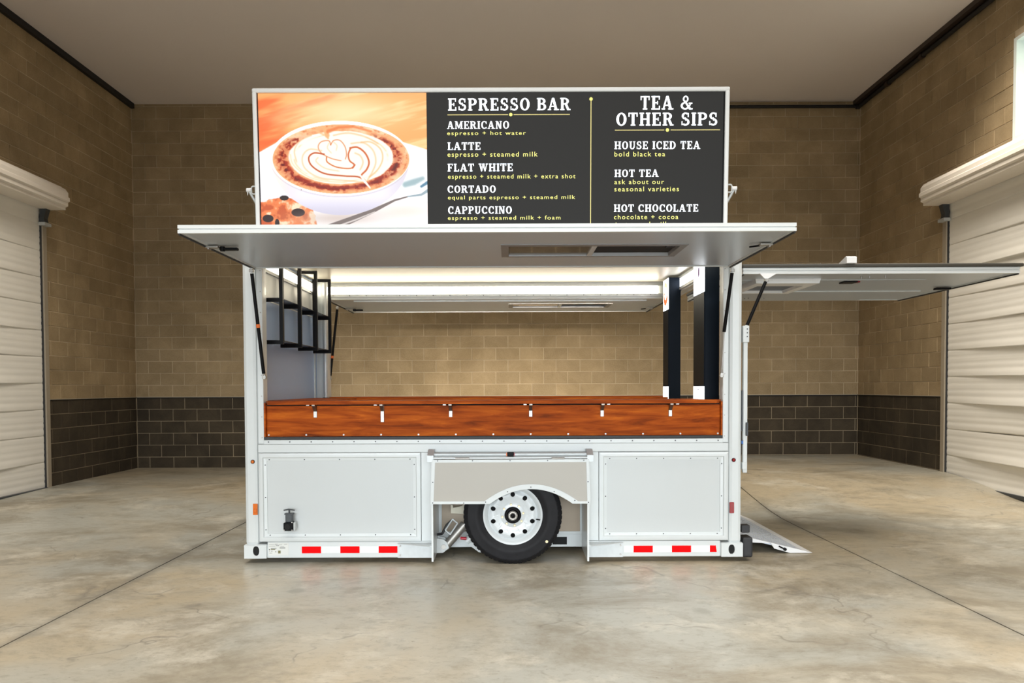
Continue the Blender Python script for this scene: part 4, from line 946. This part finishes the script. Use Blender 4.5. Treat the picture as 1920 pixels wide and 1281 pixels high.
# slab-serif capitals drawn as strokes (unit cap height)
def glyphs():
    G = {}
    ST, TH, SH = .20, .10, .095
    def R(x0, x1, y0, y1): return [(x0, y0), (x1, y0), (x1, y1), (x0, y1)]
    def stem(x, y0=0, y1=1, w=ST): return [R(x, x + w, y0, y1)]
    def serif(x, y, w=ST, e=.075, l=True, r=True): return [R(x - (e if l else 0), x + w + (e if r else 0), y, y + SH)]
    def band(cx, cy, rx, ry, a0, a1, tx=ST * .95, ty=TH * 1.05, n=18):
        out = []
        for i in range(n):
            a, b = [math.radians(a0 + (a1 - a0) * q / n) for q in (i, i + 1)]
            out.append([(cx + rx * math.cos(a), cy + ry * math.sin(a)), (cx + rx * math.cos(b), cy + ry * math.sin(b)), (cx + (rx - tx) * math.cos(b), cy + (ry - ty) * math.sin(b)), (cx + (rx - tx) * math.cos(a), cy + (ry - ty) * math.sin(a))])
        return out
    def diag(x0, y0, x1, y1, w): return [[(x0, y0), (x0 + w, y0), (x1 + w, y1), (x1, y1)]]
    b0 = lambda x, **k: serif(x, 0, **k); t1 = lambda x, **k: serif(x, 1 - SH, **k)
    G['I'] = (stem(.09) + b0(.09) + t1(.09), .38)
    G['L'] = (stem(.09) + b0(.09) + t1(.09) + [R(.2, .66, 0, SH), R(.58, .66, 0, .30)], .70)
    G['E'] = (stem(.09) + b0(.09) + t1(.09) + [R(.2, .68, 0, SH), R(.60, .68, 0, .28), R(.2, .66, 1 - SH, 1), R(.58, .66, .74, 1), R(.2, .52, .455, .545), R(.45, .52, .37, .63)], .72)
    G['F'] = (stem(.09) + b0(.09) + t1(.09) + [R(.2, .66, 1 - SH, 1), R(.58, .66, .74, 1), R(.2, .50, .435, .525), R(.43, .50, .35, .61)], .68)
    G['T'] = (stem(.28) + b0(.28) + [R(.03, .73, 1 - SH, 1), R(.03, .11, .70, 1), R(.65, .73, .70, 1)], .76)
    G['H'] = (stem(.09) + stem(.58) + b0(.09) + t1(.09) + b0(.58) + t1(.58) + [R(.2, .6, .45, .55)], .87)
    G['P'] = (stem(.09) + b0(.09) + t1(.09) + [R(.2, .42, 1 - TH, 1), R(.2, .42, .43, .43 + TH)] + band(.40, .715, .33, .285, -90, 90), .76)
    G['R'] = (stem(.09) + b0(.09) + t1(.09) + [R(.2, .42, 1 - TH, 1), R(.2, .42, .46, .46 + TH)] + band(.40, .73, .32, .27, -90, 90) + diag(.60, 0, .38, .5, .20) + [R(.58, .86, 0, SH)], .86)
    G['B'] = (stem(.09) + b0(.09, r=False) + t1(.09, r=False) + [R(.2, .42, 1 - TH, 1), R(.2, .44, .47, .47 + TH), R(.2, .42, 0, TH)] + band(.40, .745, .30, .255, -90, 90) + band(.42, .28, .34, .28, -90, 90), .80)
    G['D'] = (stem(.09) + b0(.09, r=False) + t1(.09, r=False) + [R(.2, .38, 1 - TH, 1), R(.2, .38, 0, TH)] + band(.36, .5, .45, .5, -90, 90, ST, TH), .86)
    G['O'] = (band(.42, .5, .39, .51, 0, 360, .20, .10, 32), .84)
    G['C'] = (band(.42, .5, .39, .51, 48, 312, .20, .10, 28) + [R(.64, .73, .62, .96), R(.64, .73, .05, .24)], .80)
    G['S'] = (band(.35, .74, .29, .27, 40, 255, .16, .11) + band(.35, .27, .31, .28, -140, 90, .16, .12) + [[(.28, .56), (.36, .66), (.46, .43), (.36, .36)], R(.52, .60, .66, .97), R(.05, .13, .03, .34)], .70)
    G['U'] = (stem(.10, .3) + t1(.10) + stem(.60, .3, 1, .12) + t1(.60, w=.12) + band(.41, .33, .31, .35, 180, 360, .17, .12), .84)
    G['A'] = (diag(.06, 0, .34, 1, .12) + [[(.58, 0), (.80, 0), (.52, 1), (.34, 1)]] + [R(.2, .62, .27, .36), R(-.01, .26, 0, SH), R(.50, .90, 0, SH)], .89)
    G['N'] = (stem(.11, 0, 1, .12) + b0(.11, w=.12) + stem(.64, 0, 1, .12) + t1(.64, w=.12) + t1(.11, w=.12, r=False) + [[(.11, 1), (.34, 1), (.76, 0), (.56, 0)]], .88)
    G['M'] = (stem(.10, 0, 1, .12) + b0(.10, w=.12) + stem(.78, 0, 1, .20) + b0(.78) + [R(.02, .2, 1 - SH, 1), R(.85, 1.05, 1 - SH, 1), [(.10, 1), (.32, 1), (.58, .08), (.46, .08)], [(.78, 1), (.92, 1), (.58, .08), (.47, .08)]], 1.08)
    G['W'] = ([[(.08, 1), (.28, 1), (.44, 0), (.30, 0)], [(.50, 1), (.60, 1), (.44, 0), (.34, 0)], [(.50, 1), (.70, 1), (.86, 0), (.72, 0)], [(.98, 1), (1.08, 1), (.86, 0), (.76, 0)]] + [R(0, .36, 1 - SH, 1), R(.42, .76, 1 - SH, 1), R(.90, 1.16, 1 - SH, 1)], 1.17)
    G['&'] = (band(.40, .77, .22, .24, 0, 360, .11, .09, 24) + band(.36, .27, .34, .28, 110, 330, .15, .11, 20) + [[(.22, .66), (.37, .66), (.88, .0), (.68, .0)], [(.62, .20), (.68, .10), (.84, .46), (.76, .50)], R(.64, .92, .42, .50), R(.66, .95, 0, SH), [(.20, .50), (.34, .58), (.40, .53), (.28, .42)]], .97)
    return G
G = glyphs()
def slab_text(txt, xa, xb, za, zb, y=.0005, track=.10):
    total = 0
    for ch in txt: total += .46 if ch == ' ' else G[ch][1] + track
    total -= track; sx = (xb - xa) / total; sz = zb - za; mb = MB(); x = 0; words = [mb]
    for ch in txt:
        if ch == ' ': x += .46; mb = MB(); words.append(mb); continue
        for poly in G[ch][0]: mb.add([(xa + (x + u) * sx, y, za + v * sz) for u, v in poly], [tuple(range(len(poly)))])
        x += G[ch][1] + track
    return words
def sans_text(txt, xa, xb, za, zb, y=.0005):
    """built-in sans face, fitted to the measured box"""
    cu = bpy.data.curves.new('t', 'FONT'); cu.body = txt; cu.space_character = 1.22; cu.offset = .004; cu.resolution_u = 3
    ob = bpy.data.objects.new('t', cu); COL.objects.link(ob)
    dg = bpy.context.evaluated_depsgraph_get(); me = bpy.data.meshes.new_from_object(ob.evaluated_get(dg)); bpy.data.objects.remove(ob)
    co = np.array([v.co[:] for v in me.vertices]); lo, hi = co.min(0), co.max(0)
    u = (co[:, 0] - lo[0]) / (hi[0] - lo[0]); v = (co[:, 1] - lo[1]) / (hi[1] - lo[1])
    for i, vt_ in enumerate(me.vertices): vt_.co = (xa + u[i] * (xb - xa), y, za + v[i] * (zb - za))
    # one mesh per word: cut where the horizontal gap is wide
    gap = .26 * (xb - xa) / (hi[0] - lo[0])
    fx = sorted(((min(me.vertices[i].co.x for i in p.vertices), max(me.vertices[i].co.x for i in p.vertices), p) for p in me.polygons), key=lambda q: q[0])
    words, cur, right = [], MB(), -9
    for a_, b_, p in fx:
        if cur.v and a_ > right + gap: words.append(cur); cur = MB()
        cur.add([me.vertices[i].co[:] for i in p.vertices], [tuple(range(len(p.vertices)))]); right = max(right, b_)
    words.append(cur); bpy.data.meshes.remove(me); return words
LINES = [("S","ESPRESSO BAR",-0.474,0.482,0.953,1.046),("S","AMERICANO",-0.481,0.004,0.814,0.872),("S","LATTE",-0.48,-0.22,0.653,0.711),("S","FLAT WHITE",-0.482,0.032,0.489,0.547),("S","CORTADO",-0.484,-0.103,0.324,0.379),("S","CAPPUCCINO",-0.482,0.023,0.161,0.218),
("S","TEA &",1.025,1.437,0.955,1.058),("S","OTHER SIPS",0.837,1.632,0.833,0.931),("S","HOUSE ICED TEA",0.826,1.498,0.654,0.713),("S","HOT TEA",0.828,1.175,0.441,0.497),("S","HOT CHOCOLATE",0.825,1.492,0.171,0.228),
("l","espresso + hot water",-0.482,0.133,0.757,0.796),("l","espresso + steamed milk",-0.481,0.225,0.589,0.637),("l","espresso + steamed milk + extra shot",-0.479,0.522,0.421,0.466),("l","equal parts espresso + steamed milk",-0.481,0.52,0.263,0.302),("l","espresso + steamed milk + foam",-0.483,0.405,0.104,0.145),
("l","bold black tea",0.827,1.224,0.598,0.634),("l","ask about our",0.828,1.218,0.385,0.421),("l","seasonal varieties",0.828,1.336,0.329,0.366),("l","chocolate + cocoa",0.826,1.334,0.114,0.149),("l","+ steamed milk",0.83,1.258,0.056,0.094)]
for k, txt, xa, xb, za, zb in LINES:
    if k == 'S':
        for mb_ in slab_text(txt, xa, xb, za, zb): part('menu_heading', mb_, E_TEXT, S)
    else:
        for mb_ in sans_text(txt, xa, xb, za, zb): part('menu_word', mb_, E_YEL, S)
rl = MB().box(-.478, -.005, .0003, .0012, .9185, .9230).box(.038, .477, .0003, .0012, .9185, .9230).box(.829, 1.215, .0003, .0012, .797, .8015).box(1.265, 1.651, .0003, .0012, .797, .8015).box(.639, .645, .0003, .0012, .051, 1.03)
part('menu_rules', rl, E_GOLD, S)
dt = MB()
for x, z in ((.016, .921), (1.24, .799), (.642, 1.037)): dt.lathe([(.001, .0), (.0135, .0003), (.0135, .0012)], (x, 0.0, z), 20)
part('menu_dots', dt, E_YEL, S)
for s_, x in ((-1, -1.998), (1, 1.722)):
    b = part('prop_bracket', BX(min(x + s_ * .004, x + s_ * .014), max(x + s_ * .004, x + s_ * .014), .05, .11, .30, .42), M_STEEL, S)
    cl = MB()
    for a, c in (((.014, .395), (.044, .395)), ((.044, .395), (.052, .385)), ((.052, .385), (.052, .345)), ((.052, .345), (.044, .335)), ((.044, .335), (.014, .335))):
        cl.tube((x + s_ * a[0], .08, a[1]), (x + s_ * c[0], .08, c[1]), .006, 8)
    part('clevis', cl, M_WHITE, b); part('pivot_knob', MB().tube((x + s_ * .052, .08, .365), (x + s_ * .090, .08, .365), .016, 12).tube((x + s_ * .083, .08, .36), (x + s_ * .084, .08, .325), .006, 8, .002), M_WHTAPE, b)
    part('prop_arm', MB().tube((x + s_ * .068, .085, .352), (x - s_ * .05, .115, .13), .011, 10), M_ALU, b)

# ------------------------------------------------------------------ things inside and beside the trailer
rk = thing('hanging_rack', (-1.9, 1.2, 1.74), 'black tubular hanging shelf rack beside the closed end wall', 'rack')
XI, XO, q = -2.032, -1.872, .0145
ys = (.26, .83, 1.41, 1.99)
for y in ys:
    for x in (XI, XO): part('upright', BX(x - q, x + q, y - q, y + q, 1.754, 2.522), M_BLACK, rk)
    for z in (1.7685, 2.116, 2.5075): part('crossbar', BX(XI + q, XO - q, y - q, y + q, z - q, z + q), M_BLACK, rk)
for z in (1.7685, 2.116):
    part('shelf_plate', BX(XI + .004, XO - .004, ys[0], ys[-1], z + q, z + q + .005), mat('smoked_shelf', (.05, .05, .055), .2), rk)

def pylon(y0, y1, ztop, label, kind):
    t = thing('display_pylon', (1.69, (y0 + y1) / 2, .21), label, 'display')
    X = 1.615
    part('housing', MB().box(X, 1.735, y0, y1, .212, ztop, bev=.004), M_DISPLAYBLK, t)
    part('black_screen', BX(X - .006, X - .0005, y0 + .006, y1 - .006, 1.40, 2.175), M_DISPLAYBLK, t)
    up_ = part('lit_panel', BX(X - .006, X - .0005, y0 + .006, y1 - .006, 2.18, ztop - .006), E_PANEL, t, label='glowing white upper panel')
    lo_ = part('lit_panel', BX(X - .006, X - .0005, y0 + .006, y1 - .006, .60, 1.395), E_PANEL, t, label='glowing white lower panel')
    ym = (y0 + y1) / 2
    def D2(mb_): return mb_
    def ringx(cy, cz, ro, ri, a0=0, a1=360, n=40, ky=1.0, x=X - .0075):
        mb = MB()
        A = [(x, cy + ky * ro * math.cos(math.radians(a0 + (a1 - a0) * i / n)), cz + ro * math.sin(math.radians(a0 + (a1 - a0) * i / n))) for i in range(n + 1)]
        B = [(x, cy + ky * ri * math.cos(math.radians(a0 + (a1 - a0) * i / n)), cz + ri * math.sin(math.radians(a0 + (a1 - a0) * i / n))) for i in range(n + 1)]
        return mb.add(A + B, [(i, i + 1, i + n + 2, i + n + 1) for i in range(n)])
    K = emit('grey_screen_ink', (.16, .15, .20), .8)
    if kind == 'ring':
        O1 = emit('orange_logo', (.80, .13, .02), 1.0); O2 = emit('pale_orange_logo', (.85, .38, .20), 1.0)
        cz = 2.345
        part('logo_outline', ringx(ym, cz, .140, .134, ky=.95), K, up_)
        part('logo_ring', ringx(ym, cz, .118, .070, 20, 200, ky=.95), O2, up_); part('logo_ring', ringx(ym, cz, .118, .060, 200, 380, ky=.95), O1, up_)
        part('logo_swoosh', MB().add([(X - .0075, ym + .05, cz - .005), (X - .0075, ym + .075, cz + .03), (X - .0075, ym - .03, cz - .04), (X - .0075, ym - .065, cz - .075)], [(0, 1, 2, 3)]), O1, up_)
        mk = MB()
        for i in range(4): mk.box(X - .0075, X - .0065, ym - .012, ym + .012, 1.31 + i * .014, 1.316 + i * .014)
        part('panel_marks', mk, K, lo_, kind='stuff')
    else:
        V_ = emit('plum_screen_ink', (.10, .05, .14), .8)
        hb = MB(); n = 20; pts = [(X - .0075, ym + .028 * math.sin(2 * PI * i / n), 2.365 + .045 * math.cos(2 * PI * i / n)) for i in range(n)]
        hb.add(pts, [tuple(range(n))]); part('bean_mark', hb, V_, up_)
        rr = random.Random(12); mk = MB()
        for cz, hw, h in ((2.355, .11, .022), (2.325, .10, .012), (2.30, .085, .010), (2.275, .07, .007), (2.215, .055, .014)):
            for i in range(9):
                yy = ym - hw + 2 * hw * i / 8
                if abs(yy - ym) < .035 and cz > 2.35: continue
                a_ = rr.uniform(.4, 1) * h; mk.box(X - .0075, X - .0065, yy - .004, yy + .003, cz - a_, cz + a_ * rr.uniform(.2, 1))
        part('panel_marks', mk, emit('violet_grey_ink', (.26, .23, .36), .9), up_, kind='stuff')
        part('badge_outline', ringx(ym, 1.30, .072, .066, 0, 180, ky=1.2), K, lo_); part('panel_marks', MB().box(X - .0075, X - .0065, ym - .03, ym - .024, 1.315, 1.34).box(X - .0075, X - .0065, ym + .01, ym + .016, 1.325, 1.345), emit('violet_grey_ink', (.26, .23, .36), .9), lo_, kind='stuff')
    return t
pylon(.30, .68, 2.50, 'tall black display pylon inside, nearer to the front post, with small grey print', 'print')
pylon(1.77, 2.04, 2.50, 'tall black display pylon inside, at the far corner, with round orange logo', 'ring')

rp_ = thing('loading_ramp', (2.18, 1.23, 0.0), 'chequered aluminium ramp resting on the floor at the trailer end', 'ramp')
part('ramp_plate', MB().prism([(1.92, .128), (1.92, .140), (2.46, .012), (2.475, .0035), (2.44, .004)], 'y', .31, 2.15), mat('ramp_aluminium', (.66, .71, .80), .4, metal=.2, var=.08, scale=20), rp_)
for y in (.31, 2.138):
    part('side_skirt', MB().prism([(1.92, .150), (2.47, .016), (2.49, .003), (2.33, .003), (2.20, .04), (2.17, .085), (1.92, .095)], 'y', y - .012, y), M_WHTAPE, rp_)
tr = MB()
for i in range(30):
    for j in range(10):
        x = 1.95 + j * .05; y = .36 + i * .06; z = .140 - (x - 1.92) * .237 + .001
        dx, dy_ = (.012, .018) if (i + j) % 2 else (-.012, .018)
        n_ = [(x - dx - .003, y - dy_), (x - dx + .003, y - dy_), (x + dx + .003, y + dy_), (x + dx - .003, y + dy_)]
        b4 = [(a, b, .1405 - (a - 1.92) * .237) for a, b in n_]; t4 = [(a, b, c + .003) for a, b, c in b4]
        tr.add(b4 + t4, [(4, 5, 6, 7), (0, 1, 5, 4), (1, 2, 6, 5), (2, 3, 7, 6), (3, 0, 4, 7)])
part('tread_pattern', tr, M_ALU, rp_, kind='stuff')
part('ramp_pin', MB().tube((2.285, .30, .036), (2.285, .278, .036), .013, 10).tube((2.285, .285, .036), (2.235, .285, .062), .006, 8), M_BLACK, rp_)
part('toe_strip', MB().prism([(2.44, .003), (2.455, .016), (2.52, .003)], 'y', .30, 2.16), M_WHTAPE, rp_)
